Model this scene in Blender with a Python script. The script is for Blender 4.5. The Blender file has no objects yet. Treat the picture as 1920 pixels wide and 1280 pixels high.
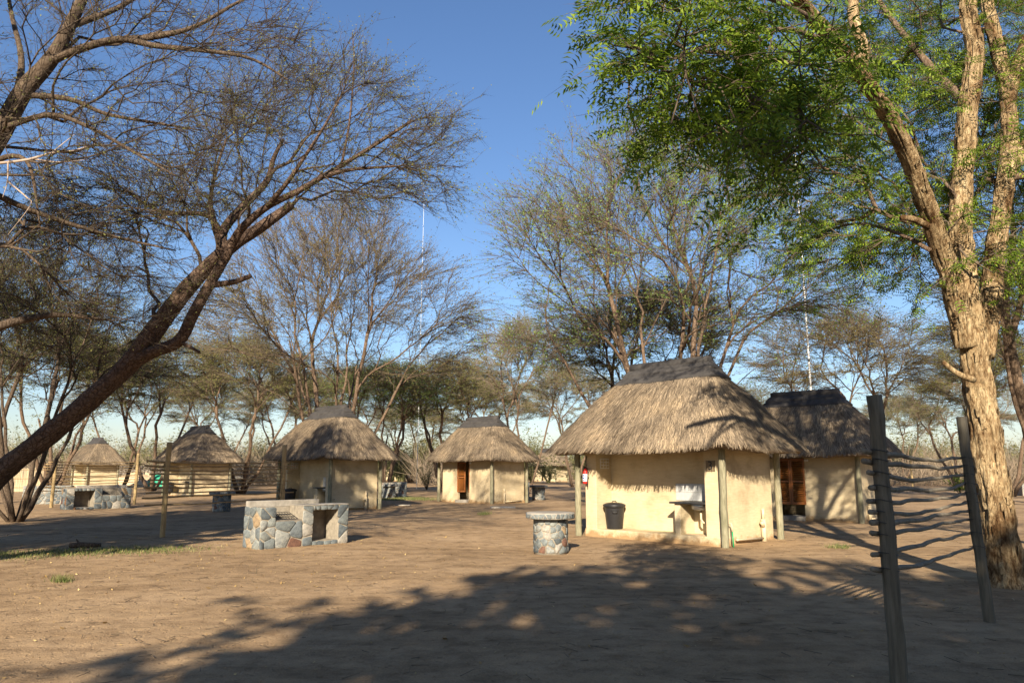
import bpy, bmesh, math, random
import numpy as np
from mathutils import Vector, Matrix, noise as mnoise

scene = bpy.context.scene
COL = scene.collection
PI = math.pi
R = math.radians

# ------------------------------------------------------------------ camera, sky, sun, exposure
F_PX, PITCH, EYE = 1450.0, R(9.36), 1.65
cam_data = bpy.data.cameras.new('camera')
cam_data.sensor_width = 36.0
cam_data.lens = F_PX / 1920.0 * 36.0
cam_data.clip_start = 0.1
cam_data.clip_end = 6000.0
cam = bpy.data.objects.new('camera', cam_data)
cam.location = (0, 0, EYE)
cam.rotation_euler = (PI / 2 + PITCH, 0, 0)
COL.objects.link(cam)
scene.camera = cam

SUN_EL, SUN_AZ = R(25.0), R(8.0)           # light travels to +Y, a little to +X
world = bpy.data.worlds.new('World')
scene.world = world
world.use_nodes = True
wn, wl = world.node_tree.nodes, world.node_tree.links
sky = wn.new('ShaderNodeTexSky')
sky.sky_type = 'NISHITA'
sky.sun_disc = False
sky.sun_elevation = SUN_EL
sky.sun_rotation = PI + SUN_AZ
sky.air_density = 1.2
sky.dust_density = 0.5
sky.ozone_density = 5.0
tint = wn.new('ShaderNodeMix')          # white balance of the whole sky
tint.data_type = 'RGBA'
tint.blend_type = 'MULTIPLY'
tint.inputs[0].default_value = 1.0
tint.inputs[7].default_value = (1.06, 1.0, 1.05, 1)
wl.new(sky.outputs[0], tint.inputs[6])
hsv = wn.new('ShaderNodeHueSaturation')
hsv.inputs['Saturation'].default_value = 1.04
hsv.inputs['Value'].default_value = 1.06
wl.new(tint.outputs[2], hsv.inputs['Color'])
wl.new(hsv.outputs[0], wn['Background'].inputs['Color'])
wn['Background'].inputs['Strength'].default_value = 0.06

sun_data = bpy.data.lights.new('sun', 'SUN')
sun_data.energy = 5.0
sun_data.angle = R(0.55)
sun_data.color = (1.0, 0.865, 0.67)
sun = bpy.data.objects.new('sun', sun_data)
sdir = Vector((math.sin(SUN_AZ) * math.cos(SUN_EL), math.cos(SUN_AZ) * math.cos(SUN_EL), -math.sin(SUN_EL)))
sun.rotation_euler = sdir.to_track_quat('-Z', 'Y').to_euler()
sun.location = (-6, -40, 25)
COL.objects.link(sun)

scene.view_settings.view_transform = 'Standard'
scene.view_settings.look = 'None'
scene.view_settings.exposure = 1.22
scene.view_settings.gamma = 1.0
scene.cycles.use_denoising = True
scene.cycles.max_bounces = 5
scene.cycles.diffuse_bounces = 3
scene.cycles.glossy_bounces = 2
scene.cycles.transmission_bounces = 2
scene.cycles.caustics_reflective = False
scene.cycles.caustics_refractive = False

# ------------------------------------------------------------------ helpers
CP, SP = math.cos(PITCH), math.sin(PITCH)


def ray(x, y):
    cx, cy = (x - 960) / F_PX, (640 - y) / F_PX
    return cx, CP - cy * SP, SP + cy * CP


def ground(x, y, z=0.0):
    d = ray(x, y)
    t = (z - EYE) / d[2]
    return Vector((d[0] * t, d[1] * t, z))


def at(x, y, Y):
    d = ray(x, y)
    t = Y / d[1]
    return Vector((d[0] * t, Y, EYE + d[2] * t))


def gz(x, y):
    """gentle relief of the sand, zero at the camera's scale of furniture"""
    return 0.03 * math.sin(x * .31 + 1) * math.sin(y * .27) + 0.012 * math.sin(x * 1.1 + y * .7)


def empty(name, loc=(0, 0, 0), rz=0.0, scale=1.0):
    o = bpy.data.objects.new(name, None)
    o.empty_display_size = .2
    o.location = loc
    o.rotation_euler = (0, 0, rz)
    o.scale = (scale,) * 3 if not hasattr(scale, '__len__') else scale
    COL.objects.link(o)
    return o


def tag(o, label=None, cat=None, group=None, kind=None):
    if label: o['label'] = label
    if cat: o['category'] = cat
    if group: o['group'] = group
    if kind: o['kind'] = kind
    return o


def link(name, me, mat=None, parent=None, loc=None, smooth=False):
    o = bpy.data.objects.new(name, me)
    if mat is not None:
        if len(me.materials) == 0:
            me.materials.append(mat)
        elif me.materials[0] != mat:
            COL.objects.link(o)
            o.material_slots[0].link = 'OBJECT'
            o.material_slots[0].material = mat
            if parent: o.parent = parent
            if loc is not None: o.location = loc
            return o
    if smooth:
        me.polygons.foreach_set('use_smooth', [True] * len(me.polygons))
    COL.objects.link(o)
    if parent: o.parent = parent
    if loc is not None: o.location = loc
    return o


def copy_tree(o, parent=None):
    c = o.copy()
    COL.objects.link(c)
    c.parent = parent
    for ch in list(o.children):
        copy_tree(ch, c)
    return c


def np_mesh(name, V, faces):
    """V (n,3); faces: list of int arrays (m,k)"""
    me = bpy.data.meshes.new(name)
    V = np.asarray(V, dtype=np.float32)
    faces = [np.asarray(f, dtype=np.int32) for f in faces if len(f)]
    me.vertices.add(len(V))
    me.vertices.foreach_set('co', V.ravel())
    loops = np.concatenate([f.ravel() for f in faces])
    tot = np.concatenate([np.full(len(f), f.shape[1], dtype=np.int32) for f in faces])
    start = np.concatenate([[0], np.cumsum(tot)[:-1]]).astype(np.int32)
    me.loops.add(len(loops))
    me.loops.foreach_set('vertex_index', loops)
    me.polygons.add(len(tot))
    me.polygons.foreach_set('loop_start', start)
    me.polygons.foreach_set('loop_total', tot)
    me.update(calc_edges=True)
    return me


class Geo:
    """collects numpy geometry"""
    def __init__(s):
        s.v, s.f, s.n = [], [], 0

    def add(s, V, *faces):
        V = np.asarray(V, dtype=np.float32).reshape(-1, 3)
        s.v.append(V)
        for f in faces:
            s.f.append(np.asarray(f, dtype=np.int32) + s.n)
        s.n += len(V)

    def mesh(s, name):
        byk = {}
        for f in s.f:
            byk.setdefault(f.shape[1], []).append(f)
        return np_mesh(name, np.concatenate(s.v), [np.concatenate(a) for a in byk.values()])


def frames(D):
    D = D / np.maximum(np.linalg.norm(D, axis=1, keepdims=True), 1e-9)
    ref = np.where(np.abs(D[:, 2:3]) < .9, np.array([[0, 0, 1.]]), np.array([[1., 0, 0]]))
    A = np.cross(D, ref)
    A /= np.maximum(np.linalg.norm(A, axis=1, keepdims=True), 1e-9)
    B = np.cross(D, A)
    return D, A, B


def prisms(geo, P0, P1, R0, R1, k=3):
    n = len(P0)
    if n == 0: return
    D, A, B = frames(P1 - P0)
    a = np.arange(k) * 2 * PI / k
    ring = np.cos(a)[None, :, None] * A[:, None, :] + np.sin(a)[None, :, None] * B[:, None, :]
    V0 = P0[:, None, :] + ring * R0[:, None, None]
    V1 = P1[:, None, :] + ring * R1[:, None, None]
    V = np.concatenate([V0, V1], axis=1)
    j = np.arange(k)
    q = np.stack([j, (j + 1) % k, (j + 1) % k + k, j + k], axis=1)
    Fc = (np.arange(n) * 2 * k)[:, None, None] + q[None]
    geo.add(V.reshape(-1, 3), Fc.reshape(-1, 4))


def spikes(geo, P0, P1, R0, k=3):
    n = len(P0)
    if n == 0: return
    D, A, B = frames(P1 - P0)
    a = np.arange(k) * 2 * PI / k
    ring = np.cos(a)[None, :, None] * A[:, None, :] + np.sin(a)[None, :, None] * B[:, None, :]
    V = np.concatenate([P0[:, None, :] + ring * R0[:, None, None], P1[:, None, :]], axis=1)
    j = np.arange(k)
    t = np.stack([j, (j + 1) % k, np.full(k, k)], axis=1)
    Fc = (np.arange(n) * (k + 1))[:, None, None] + t[None]
    geo.add(V.reshape(-1, 3), Fc.reshape(-1, 3))


def tube(geo, pts, rad, k=8, cap=True, disp=None):
    P = np.asarray([tuple(p) for p in pts], dtype=float)
    n = len(P)
    rad = np.broadcast_to(np.asarray(rad, dtype=float), (n,))
    T = np.gradient(P, axis=0)
    T /= np.maximum(np.linalg.norm(T, axis=1, keepdims=True), 1e-9)
    a = np.cross(T[0], [0, 0, 1.] if abs(T[0][2]) < .9 else [1., 0, 0])
    a /= np.linalg.norm(a)
    ang = np.arange(k) * 2 * PI / k
    V = np.zeros((n, k, 3))
    for i in range(n):
        a = a - T[i] * np.dot(a, T[i])
        a /= max(np.linalg.norm(a), 1e-9)
        b = np.cross(T[i], a)
        rr = rad[i] * (1 if disp is None else disp(i, ang))
        V[i] = P[i] + (np.cos(ang) * rr)[:, None] * a + (np.sin(ang) * rr)[:, None] * b
    j = np.arange(k)
    q = np.stack([j, (j + 1) % k, (j + 1) % k + k, j + k], axis=1)
    Fq = (np.arange(n - 1) * k)[:, None, None] + q[None]
    fs = [Fq.reshape(-1, 4)]
    if cap:
        fs.append(np.array([[(k - 1 - i) for i in range(k)]]))
        fs.append(np.array([[(n - 1) * k + i for i in range(k)]]))
    geo.add(V.reshape(-1, 3), *fs)
    return V


def spline(pts, n, extra=None):
    """Catmull-Rom through pts, n samples"""
    P = np.asarray([tuple(p) for p in pts], dtype=float)
    P = np.vstack([2 * P[0] - P[1], P, 2 * P[-1] - P[-2]])
    m = len(P) - 3
    out = []
    for s in np.linspace(0, m - 1e-6, n):
        i = int(s); t = s - i
        p0, p1, p2, p3 = P[i], P[i + 1], P[i + 2], P[i + 3]
        out.append(.5 * ((2 * p1) + (-p0 + p2) * t + (2 * p0 - 5 * p1 + 4 * p2 - p3) * t * t + (-p0 + 3 * p1 - 3 * p2 + p3) * t ** 3))
    return np.array(out)


def bm_mesh(bm, name):
    me = bpy.data.meshes.new(name)
    bm.normal_update()
    bm.to_mesh(me)
    bm.free()
    return me


def box_bm(bm, x0, x1, y0, y1, z0, z1, bev=0.0, seg=1):
    vs = bmesh.ops.create_cube(bm, size=1.0)['verts']
    for v in vs:
        v.co = Vector((x0 + (v.co.x + .5) * (x1 - x0), y0 + (v.co.y + .5) * (y1 - y0), z0 + (v.co.z + .5) * (z1 - z0)))
    if bev > 0:
        es = list({e for v in vs for e in v.link_edges})
        bmesh.ops.bevel(bm, geom=es, offset=bev, segments=seg, affect='EDGES', profile=.6)


def boxes(name, mat, parent, rects, bev=0.01, seg=1):
    bm = bmesh.new()
    for r in rects:
        box_bm(bm, *r, bev=bev, seg=seg)
    return link(name, bm_mesh(bm, name), mat, parent)


def lathe(geo, prof, k=32, c=(0, 0, 0), cap=True):
    prof = np.asarray(prof, dtype=float)
    n = len(prof)
    ang = np.arange(k) * 2 * PI / k
    V = np.zeros((n, k, 3))
    V[:, :, 0] = prof[:, 0:1] * np.cos(ang) + c[0]
    V[:, :, 1] = prof[:, 0:1] * np.sin(ang) + c[1]
    V[:, :, 2] = prof[:, 1:2] + c[2]
    j = np.arange(k)
    q = np.stack([j, (j + 1) % k, (j + 1) % k + k, j + k], axis=1)
    fs = [((np.arange(n - 1) * k)[:, None, None] + q[None]).reshape(-1, 4)]
    if cap:
        fs.append(np.array([[(k - 1 - i) for i in range(k)]]))
        fs.append(np.array([[(n - 1) * k + i for i in range(k)]]))
    geo.add(V.reshape(-1, 3), *fs)


def tube_obj(name, mat, parent, pts, rad, k=10, smooth=True):
    g = Geo()
    tube(g, pts, rad, k)
    return link(name, g.mesh(name), mat, parent, smooth=smooth)


# ------------------------------------------------------------------ materials
def new_mat(name):
    m = bpy.data.materials.new(name)
    m.use_nodes = True
    n, l = m.node_tree.nodes, m.node_tree.links
    return m, n, l, n['Principled BSDF']


def ramp(n, stops, interp='LINEAR'):
    r = n.new('ShaderNodeValToRGB')
    r.color_ramp.interpolation = interp
    e = r.color_ramp.elements
    while len(e) < len(stops): e.new(.5)
    for el, (p, c) in zip(e, stops):
        el.position = p
        el.color = (*c, 1) if len(c) == 3 else c
    return r


def noise_tex(n, l, scale, detail=4, rough=.55, vec=None, stretch=None, coord='Object', dist=0.0):
    t = n.new('ShaderNodeTexNoise')
    t.inputs['Scale'].default_value = scale
    t.inputs['Detail'].default_value = detail
    t.inputs['Roughness'].default_value = rough
    t.inputs['Distortion'].default_value = dist
    c = n.new('ShaderNodeTexCoord')
    src = c.outputs[coord]
    if stretch:
        mp = n.new('ShaderNodeMapping')
        mp.inputs['Scale'].default_value = stretch
        l.new(src, mp.inputs['Vector'])
        src = mp.outputs[0]
    l.new(src, t.inputs['Vector'])
    return t


def mixc(n, l, fac, a, b, mode='MIX'):
    m = n.new('ShaderNodeMix')
    m.data_type = 'RGBA'
    m.blend_type = mode
    for sock, v in ((m.inputs[0], fac), (m.inputs[6], a), (m.inputs[7], b)):
        if hasattr(v, 'links') or isinstance(v, bpy.types.NodeSocket): l.new(v, sock)
        elif isinstance(v, (int, float)): sock.default_value = v
        else: sock.default_value = (*v, 1)
    return m.outputs[2]


def bump(n, l, height, bsdf, strength=.4, dist=.02, prev=None):
    b = n.new('ShaderNodeBump')
    b.inputs['Strength'].default_value = strength
    b.inputs['Distance'].default_value = dist
    l.new(height, b.inputs['Height'])
    if prev: l.new(prev, b.inputs['Normal'])
    l.new(b.outputs[0], bsdf.inputs['Normal'])
    return b.outputs[0]


def noisy_mat(name, stops, scale=8, stretch=None, rough=.85, bstr=.4, bdist=.01, detail=5, scale2=None, mul=None, spec=.3, metallic=0):
    m, n, l, b = new_mat(name)
    t = noise_tex(n, l, scale, detail, .6, stretch=stretch)
    r = ramp(n, stops)
    l.new(t.outputs['Fac'], r.inputs[0])
    out = r.outputs[0]
    if scale2:
        t2 = noise_tex(n, l, scale2, 3, .5)
        r2 = ramp(n, [(.3, mul), (.7, (1, 1, 1))])
        l.new(t2.outputs['Fac'], r2.inputs[0])
        out = mixc(n, l, 1.0, out, r2.outputs[0], 'MULTIPLY')
    l.new(out, b.inputs['Base Color'])
    b.inputs['Roughness'].default_value = rough
    b.inputs['Specular IOR Level'].default_value = spec
    b.inputs['Metallic'].default_value = metallic
    if bstr: bump(n, l, t.outputs['Fac'], b, bstr, bdist)
    return m


def plain(name, col, rough=.5, metallic=0.0, spec=.4):
    c0 = tuple(c * .82 for c in col)
    return noisy_mat(name, [(.3, c0), (.7, col)], scale=14, rough=rough, bstr=.12, bdist=.003, spec=spec, metallic=metallic)


def sand_mat():
    m, n, l, b = new_mat('sand')
    big = noise_tex(n, l, .35, 6, .6)
    mid = noise_tex(n, l, 3.0, 7, .65)
    fine = noise_tex(n, l, 55, 4, .7)
    r1 = ramp(n, [(.3, (.270, .187, .111)), (.5, (.355, .250, .149)), (.72, (.42, .304, .190))])
    l.new(big.outputs['Fac'], r1.inputs[0])
    r2 = ramp(n, [(.28, (.58, .55, .53)), (.5, (.95, .95, .95)), (.72, (1.16, 1.14, 1.1))])
    l.new(mid.outputs['Fac'], r2.inputs[0])
    c = mixc(n, l, 1.0, r1.outputs[0], r2.outputs[0], 'MULTIPLY')
    r3 = ramp(n, [(.3, (.78, .76, .74)), (.6, (1.06, 1.05, 1.04))])
    l.new(fine.outputs['Fac'], r3.inputs[0])
    c = mixc(n, l, 1.0, c, r3.outputs[0], 'MULTIPLY')
    patch = noise_tex(n, l, .9, 5, .65, stretch=(.45, 1.3, 1), dist=1.5)
    r4 = ramp(n, [(.38, (.72, .69, .66)), (.50, (1, 1, 1)), (.66, (1.12, 1.1, 1.07))])
    l.new(patch.outputs['Fac'], r4.inputs[0])
    c = mixc(n, l, .55, c, r4.outputs[0], 'MULTIPLY')
    l.new(c, b.inputs['Base Color'])
    b.inputs['Roughness'].default_value = 1.0
    b.inputs['Specular IOR Level'].default_value = .1
    # footprints and pits
    pit = n.new('ShaderNodeTexVoronoi')
    pit.inputs['Scale'].default_value = 13.0
    tc = n.new('ShaderNodeTexCoord')
    wob = noise_tex(n, l, 4, 3)
    addv = n.new('ShaderNodeVectorMath'); addv.operation = 'ADD'
    scl = n.new('ShaderNodeVectorMath'); scl.operation = 'SCALE'; scl.inputs['Scale'].default_value = .35
    l.new(wob.outputs['Color'], scl.inputs[0])
    l.new(tc.outputs['Object'], addv.inputs[0]); l.new(scl.outputs[0], addv.inputs[1])
    l.new(addv.outputs[0], pit.inputs['Vector'])
    pr = ramp(n, [(.12, (0, 0, 0)), (.34, (1, 1, 1))])
    l.new(pit.outputs['Distance'], pr.inputs[0])
    n1 = bump(n, l, pr.outputs[0], b, .6, .022)
    n2 = bump(n, l, mid.outputs['Fac'], b, .55, .05, n1)
    # scattered footprints: larger oval dents, only on some cells
    foot = n.new('ShaderNodeTexVoronoi'); foot.inputs['Scale'].default_value = 2.6
    fm = n.new('ShaderNodeMapping'); fm.inputs['Scale'].default_value = (1.5, .8, 1); fm.inputs['Rotation'].default_value = (0, 0, .5)
    l.new(addv.outputs[0], fm.inputs[0]); l.new(fm.outputs[0], foot.inputs['Vector'])
    fr = ramp(n, [(.10, (0, 0, 0)), (.22, (1, 1, 1))])
    l.new(foot.outputs['Distance'], fr.inputs[0])
    n3 = bump(n, l, fr.outputs[0], b, .55, .035, n2)
    bump(n, l, fine.outputs['Fac'], b, .8, .014, n3)
    return m


def plaster_mat():
    m, n, l, b = new_mat('cream_plaster')
    streak = noise_tex(n, l, 7, 6, .65, stretch=(.7, .7, 5))
    big = noise_tex(n, l, 1.3, 4, .6)
    r = ramp(n, [(.25, (.48, .395, .258)), (.55, (.565, .47, .308)), (.8, (.62, .525, .36))])
    l.new(streak.outputs['Fac'], r.inputs[0])
    r2 = ramp(n, [(.30, (.70, .67, .63)), (.44, (.92, .9, .88)), (.6, (1, 1, 1))])
    l.new(big.outputs['Fac'], r2.inputs[0])
    c = mixc(n, l, 1.0, r.outputs[0], r2.outputs[0], 'MULTIPLY')
    # splashed dirt along the foot of the wall
    tc = n.new('ShaderNodeTexCoord'); sp = n.new('ShaderNodeSeparateXYZ')
    l.new(tc.outputs['Object'], sp.inputs[0])
    add = n.new('ShaderNodeMath'); add.operation = 'MULTIPLY_ADD'
    nz = noise_tex(n, l, 5, 5, .7)
    l.new(nz.outputs['Fac'], add.inputs[0]); add.inputs[1].default_value = -.5
    l.new(sp.outputs['Z'], add.inputs[2])
    dr = ramp(n, [(.0, (.62, .5, .4)), (.12, (1, 1, 1))])
    ad2 = n.new('ShaderNodeMath'); ad2.operation = 'ADD'; ad2.inputs[1].default_value = .22
    l.new(add.outputs[0], ad2.inputs[0])
    l.new(ad2.outputs[0], dr.inputs[0])
    c = mixc(n, l, 1.0, c, dr.outputs[0], 'MULTIPLY')
    l.new(c, b.inputs['Base Color'])
    b.inputs['Roughness'].default_value = .92
    b.inputs['Specular IOR Level'].default_value = .15
    n1 = bump(n, l, streak.outputs['Fac'], b, .3, .012)
    f = noise_tex(n, l, 60, 3, .6)
    bump(n, l, f.outputs['Fac'], b, .25, .004, n1)
    return m


def thatch_mats():
    out = []
    for nm, isl in (('thatch_bed', False), ('thatch_straw', True)):
        m, n, l, b = new_mat(nm)
        big = noise_tex(n, l, 1.1, 4, .6)
        if isl:
            g = n.new('ShaderNodeNewGeometry')
            src = g.outputs['Random Per Island']
        else:
            t = noise_tex(n, l, 26, 5, .7)
            src = t.outputs['Fac']
            bump(n, l, src, b, .8, .05)
        r = ramp(n, [(0, (.095, .075, .057)), (.35, (.205, .165, .121)), (.75, (.32, .257, .184)), (1, (.49, .395, .275))])
        l.new(src, r.inputs[0])
        r2 = ramp(n, [(.32, (.5, .48, .47)), (.48, (.86, .84, .82)), (.68, (1.12, 1.06, .96))])
        l.new(big.outputs['Fac'], r2.inputs[0])
        c = mixc(n, l, 1.0, r.outputs[0], r2.outputs[0], 'MULTIPLY')
        l.new(c, b.inputs['Base Color'])
        b.inputs['Roughness'].default_value = .9
        b.inputs['Specular IOR Level'].default_value = .2
        out.append(m)
    return out


def leaf_mat(name, stops, trans=.35):
    m, n, l, b = new_mat(name)
    g = n.new('ShaderNodeNewGeometry')
    r = ramp(n, stops)
    l.new(g.outputs['Random Per Island'], r.inputs[0])
    l.new(r.outputs[0], b.inputs['Base Color'])
    b.inputs['Roughness'].default_value = .6
    b.inputs['Specular IOR Level'].default_value = .25
    tr = n.new('ShaderNodeBsdfTranslucent')
    l.new(r.outputs[0], tr.inputs['Color'])
    mx = n.new('ShaderNodeMixShader')
    mx.inputs[0].default_value = trans
    l.new(b.outputs[0], mx.inputs[1]); l.new(tr.outputs[0], mx.inputs[2])
    l.new(mx.outputs[0], n['Material Output'].inputs['Surface'])
    return m


def stone_mat():
    m, n, l, b = new_mat('field_stone')
    oi = n.new('ShaderNodeObjectInfo')
    r = ramp(n, [(0, (0.080, 0.095, 0.104)), (.16, (0.148, 0.168, 0.172)), (.32, (0.106, 0.123, 0.132)), (.46, (0.212, 0.220, 0.209)), (.58, (0.122, 0.138, 0.140)),
                 (.70, (0.185, 0.200, 0.191)), (.84, (0.270, 0.255, 0.225)), (.925, (0.250, 0.185, 0.115)), (.95, (0.130, 0.070, 0.050)), (.975, (0.200, 0.105, 0.055))], 'CONSTANT')
    l.new(oi.outputs['Random'], r.inputs[0])
    t = noise_tex(n, l, 13, 7, .7, stretch=(1, 1, 1.8), dist=.8)
    r2 = ramp(n, [(.28, (.5, .5, .52)), (.48, (1, 1, 1)), (.62, (1.4, 1.36, 1.28)), (.74, (1.9, 1.6, 1.1))])
    l.new(t.outputs['Fac'], r2.inputs[0])
    c = mixc(n, l, 1.0, r.outputs[0], r2.outputs[0], 'MULTIPLY')
    l.new(c, b.inputs['Base Color'])
    b.inputs['Roughness'].default_value = .75
    b.inputs['Specular IOR Level'].default_value = .3
    bump(n, l, t.outputs['Fac'], b, .5, .02)
    return m


def bark_mat(name, stops, stretch=(6, 6, 1.2), scale=6, bstr=.7, bdist=.03):
    m, n, l, b = new_mat(name)
    t = noise_tex(n, l, scale, 8, .7, stretch=stretch, dist=.4)
    v = n.new('ShaderNodeTexVoronoi')
    v.feature = 'DISTANCE_TO_EDGE'
    v.inputs['Scale'].default_value = scale * .9
    c = n.new('ShaderNodeTexCoord'); mp = n.new('ShaderNodeMapping'); mp.inputs['Scale'].default_value = stretch
    l.new(c.outputs['Object'], mp.inputs[0]); l.new(mp.outputs[0], v.inputs['Vector'])
    r = ramp(n, stops)
    l.new(t.outputs['Fac'], r.inputs[0])
    cr = ramp(n, [(0, (.45, .4, .36)), (.16, (1, 1, 1))])
    l.new(v.outputs['Distance'], cr.inputs[0])
    col = mixc(n, l, .8, r.outputs[0], cr.outputs[0], 'MULTIPLY')
    l.new(col, b.inputs['Base Color'])
    b.inputs['Roughness'].default_value = .9
    b.inputs['Specular IOR Level'].default_value = .15
    n1 = bump(n, l, t.outputs['Fac'], b, bstr, bdist)
    bump(n, l, cr.outputs[0], b, bstr * .7, bdist * .6, n1)
    return m


def yellow_bark():
    m, n, l, b = new_mat('flaking_yellow_bark')
    plates = noise_tex(n, l, 9, 9, .72, stretch=(1.5, 1.5, .55), dist=1.2)
    big = noise_tex(n, l, 2.2, 5, .6, stretch=(1, 1, .6), dist=.6)
    crack = noise_tex(n, l, 16, 6, .75, stretch=(1.6, 1.6, .4), dist=2.0)
    r = ramp(n, [(.30, (.08, .045, .024)), (.41, (.25, .165, .085)), (.50, (.44, .33, .19)), (.62, (.62, .50, .31)), (.78, (.40, .34, .24))])
    l.new(plates.outputs['Fac'], r.inputs[0])
    r2 = ramp(n, [(.36, (.30, .22, .17)), (.48, (.8, .76, .72)), (.62, (1.08, 1.04, 1.0))])
    l.new(big.outputs['Fac'], r2.inputs[0])
    r3 = ramp(n, [(.36, (.3, .25, .22)), (.46, (1, 1, 1))])
    l.new(crack.outputs['Fac'], r3.inputs[0])
    c = mixc(n, l, 1.0, r.outputs[0], r2.outputs[0], 'MULTIPLY')
    c = mixc(n, l, .85, c, r3.outputs[0], 'MULTIPLY')
    l.new(c, b.inputs['Base Color'])
    b.inputs['Roughness'].default_value = .9
    b.inputs['Specular IOR Level'].default_value = .12
    n1 = bump(n, l, plates.outputs['Fac'], b, 1.0, .07)
    bump(n, l, r3.outputs[0], b, .8, .03, n1)
    return m


M = {}
M['sand'] = sand_mat()
M['plaster'] = plaster_mat()
M['bed'], M['straw'] = thatch_mats()
M['stone'] = stone_mat()
M['mortar'] = noisy_mat('mortar', [(.3, (.20, .175, .138)), (.7, (.33, .29, .228))], 12, bstr=.5, bdist=.012)
M['concrete'] = noisy_mat('concrete', [(.3, (.26, .24, .21)), (.7, (.42, .39, .34))], 9, bstr=.4, bdist=.008, scale2=2, mul=(.7, .68, .65))
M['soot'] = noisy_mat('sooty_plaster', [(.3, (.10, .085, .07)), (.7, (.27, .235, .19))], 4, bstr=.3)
M['ridge'] = noisy_mat('ridge_capping', [(.3, (.040, .037, .036)), (.7, (.070, .065, .062))], 7, bstr=.35, bdist=.01, rough=.8, scale2=1.5, mul=(.75, .75, .75))
M['pole'] = noisy_mat('weathered_pole', [(.25, (.13, .115, .075)), (.5, (.25, .23, .155)), (.75, (.36, .335, .24))], 7, stretch=(7, 7, .7), bstr=.6, bdist=.012, detail=7, scale2=1.6, mul=(.72, .75, .7))
M['pole_yellow'] = noisy_mat('yellow_pole', [(.25, (.22, .15, .07)), (.5, (.36, .26, .125)), (.75, (.45, .34, .18))], 7, stretch=(7, 7, .7), bstr=.5, bdist=.01, detail=7)
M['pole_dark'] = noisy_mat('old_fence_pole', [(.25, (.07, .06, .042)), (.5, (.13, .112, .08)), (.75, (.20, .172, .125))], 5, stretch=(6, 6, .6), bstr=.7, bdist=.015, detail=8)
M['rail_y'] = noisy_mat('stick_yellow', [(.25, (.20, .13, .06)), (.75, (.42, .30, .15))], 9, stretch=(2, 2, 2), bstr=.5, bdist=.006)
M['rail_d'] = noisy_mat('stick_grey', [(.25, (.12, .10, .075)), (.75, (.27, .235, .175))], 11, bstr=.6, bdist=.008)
M['door'] = noisy_mat('varnished_wood', [(.25, (.14, .045, .010)), (.5, (.25, .085, .018)), (.75, (.34, .13, .03))], 8, stretch=(8, 8, .8), rough=.45, bstr=.25, bdist=.004, spec=.5)
M['black'] = plain('black_plastic', (.022, .022, .024), .45)
M['dark'] = plain('dark_metal', (.03, .03, .032), .5)
M['steel'] = plain('steel', (.45, .46, .47), .35, .9)
M['white'] = plain('white_enamel', (.72, .72, .70), .35)
M['tile'] = plain('white_tile', (.46, .47, .47), .3, spec=.4)
M['red'] = plain('red_paint', (.50, .02, .015), .35)
M['blue'] = plain('blue_print', (.03, .06, .30), .5)
M['pvc'] = plain('cream_pipe', (.60, .49, .32), .5)
M['hose'] = plain('green_hose', (.02, .28, .10), .5)
M['tarp'] = noisy_mat('green_tarpaulin', [(.3, (.02, .22, .13)), (.7, (.05, .38, .25))], 3, bstr=.6, bdist=.05)
M['brown_plate'] = plain('dark_wood_plate', (.20, .15, .09), .6)
M['interior'] = plain('dim_interior', (.12, .10, .075), .9)
M['mast'] = plain('white_mast', (.75, .76, .76), .4)
M['bark_red'] = bark_mat('reddish_bark', [(.25, (.055, .036, .027)), (.5, (.125, .085, .063)), (.75, (.21, .15, .113))], (3, 9, 3), 3.0, 1.0, .05)
M['bark_dark'] = bark_mat('dark_bark', [(.25, (.05, .036, .026)), (.5, (.105, .078, .056)), (.75, (.18, .135, .10))], (5, 5, 2), 4)
M['bark_brown'] = bark_mat('brown_bark', [(.25, (.08, .055, .038)), (.5, (.16, .112, .077)), (.75, (.25, .18, .125))], (5, 5, 2), 4)
M['bark_yellow'] = yellow_bark()
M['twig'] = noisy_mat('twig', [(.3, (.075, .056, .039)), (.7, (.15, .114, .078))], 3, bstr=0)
M['twig_dark'] = noisy_mat('dark_twig', [(.3, (.042, .031, .023)), (.7, (.09, .067, .048))], 3, bstr=0)  # darker twig tone; carries the shade on the left trees in its colour
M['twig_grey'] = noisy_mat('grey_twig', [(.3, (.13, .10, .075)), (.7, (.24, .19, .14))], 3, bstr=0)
M['dead'] = noisy_mat('dead_wood', [(.3, (.25, .19, .15)), (.7, (.42, .34, .28))], 6, bstr=.3)
M['scrub'] = noisy_mat('dry_scrub', [(.3, (.15, .115, .08)), (.7, (.30, .235, .165))], .5, bstr=0)
M['leaf_olive'] = leaf_mat('olive_leaf', [(0, (.11, .125, .035)), (.6, (.175, .19, .055)), (1, (.27, .25, .075))])
M['leaf_brown'] = leaf_mat('dry_leaf', [(0, (.12, .11, .042)), (.6, (.185, .165, .062)), (1, (.27, .22, .085))])
M['leaf_green'] = leaf_mat('fresh_leaf', [(0, (.12, .20, .045)), (.6, (.18, .28, .06)), (1, (.27, .33, .09))])
M['leaf_lush'] = leaf_mat('lush_leaf', [(0, (.06, .125, .012)), (.5, (.155, .245, .022)), (1, (.29, .37, .04))], .42)
M['leaf_far'] = leaf_mat('far_leaf', [(0, (.11, .105, .045)), (.6, (.165, .165, .065)), (1, (.24, .22, .09))])
M['grass'] = leaf_mat('grass_blade', [(0, (.06, .10, .025)), (.5, (.12, .15, .04)), (1, (.30, .25, .12))], .2)
M['litter'] = leaf_mat('fallen_leaf', [(0, (.22, .14, .06)), (.6, (.38, .26, .10)), (1, (.52, .39, .18))], .1)

rng0 = np.random.default_rng(5)


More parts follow.
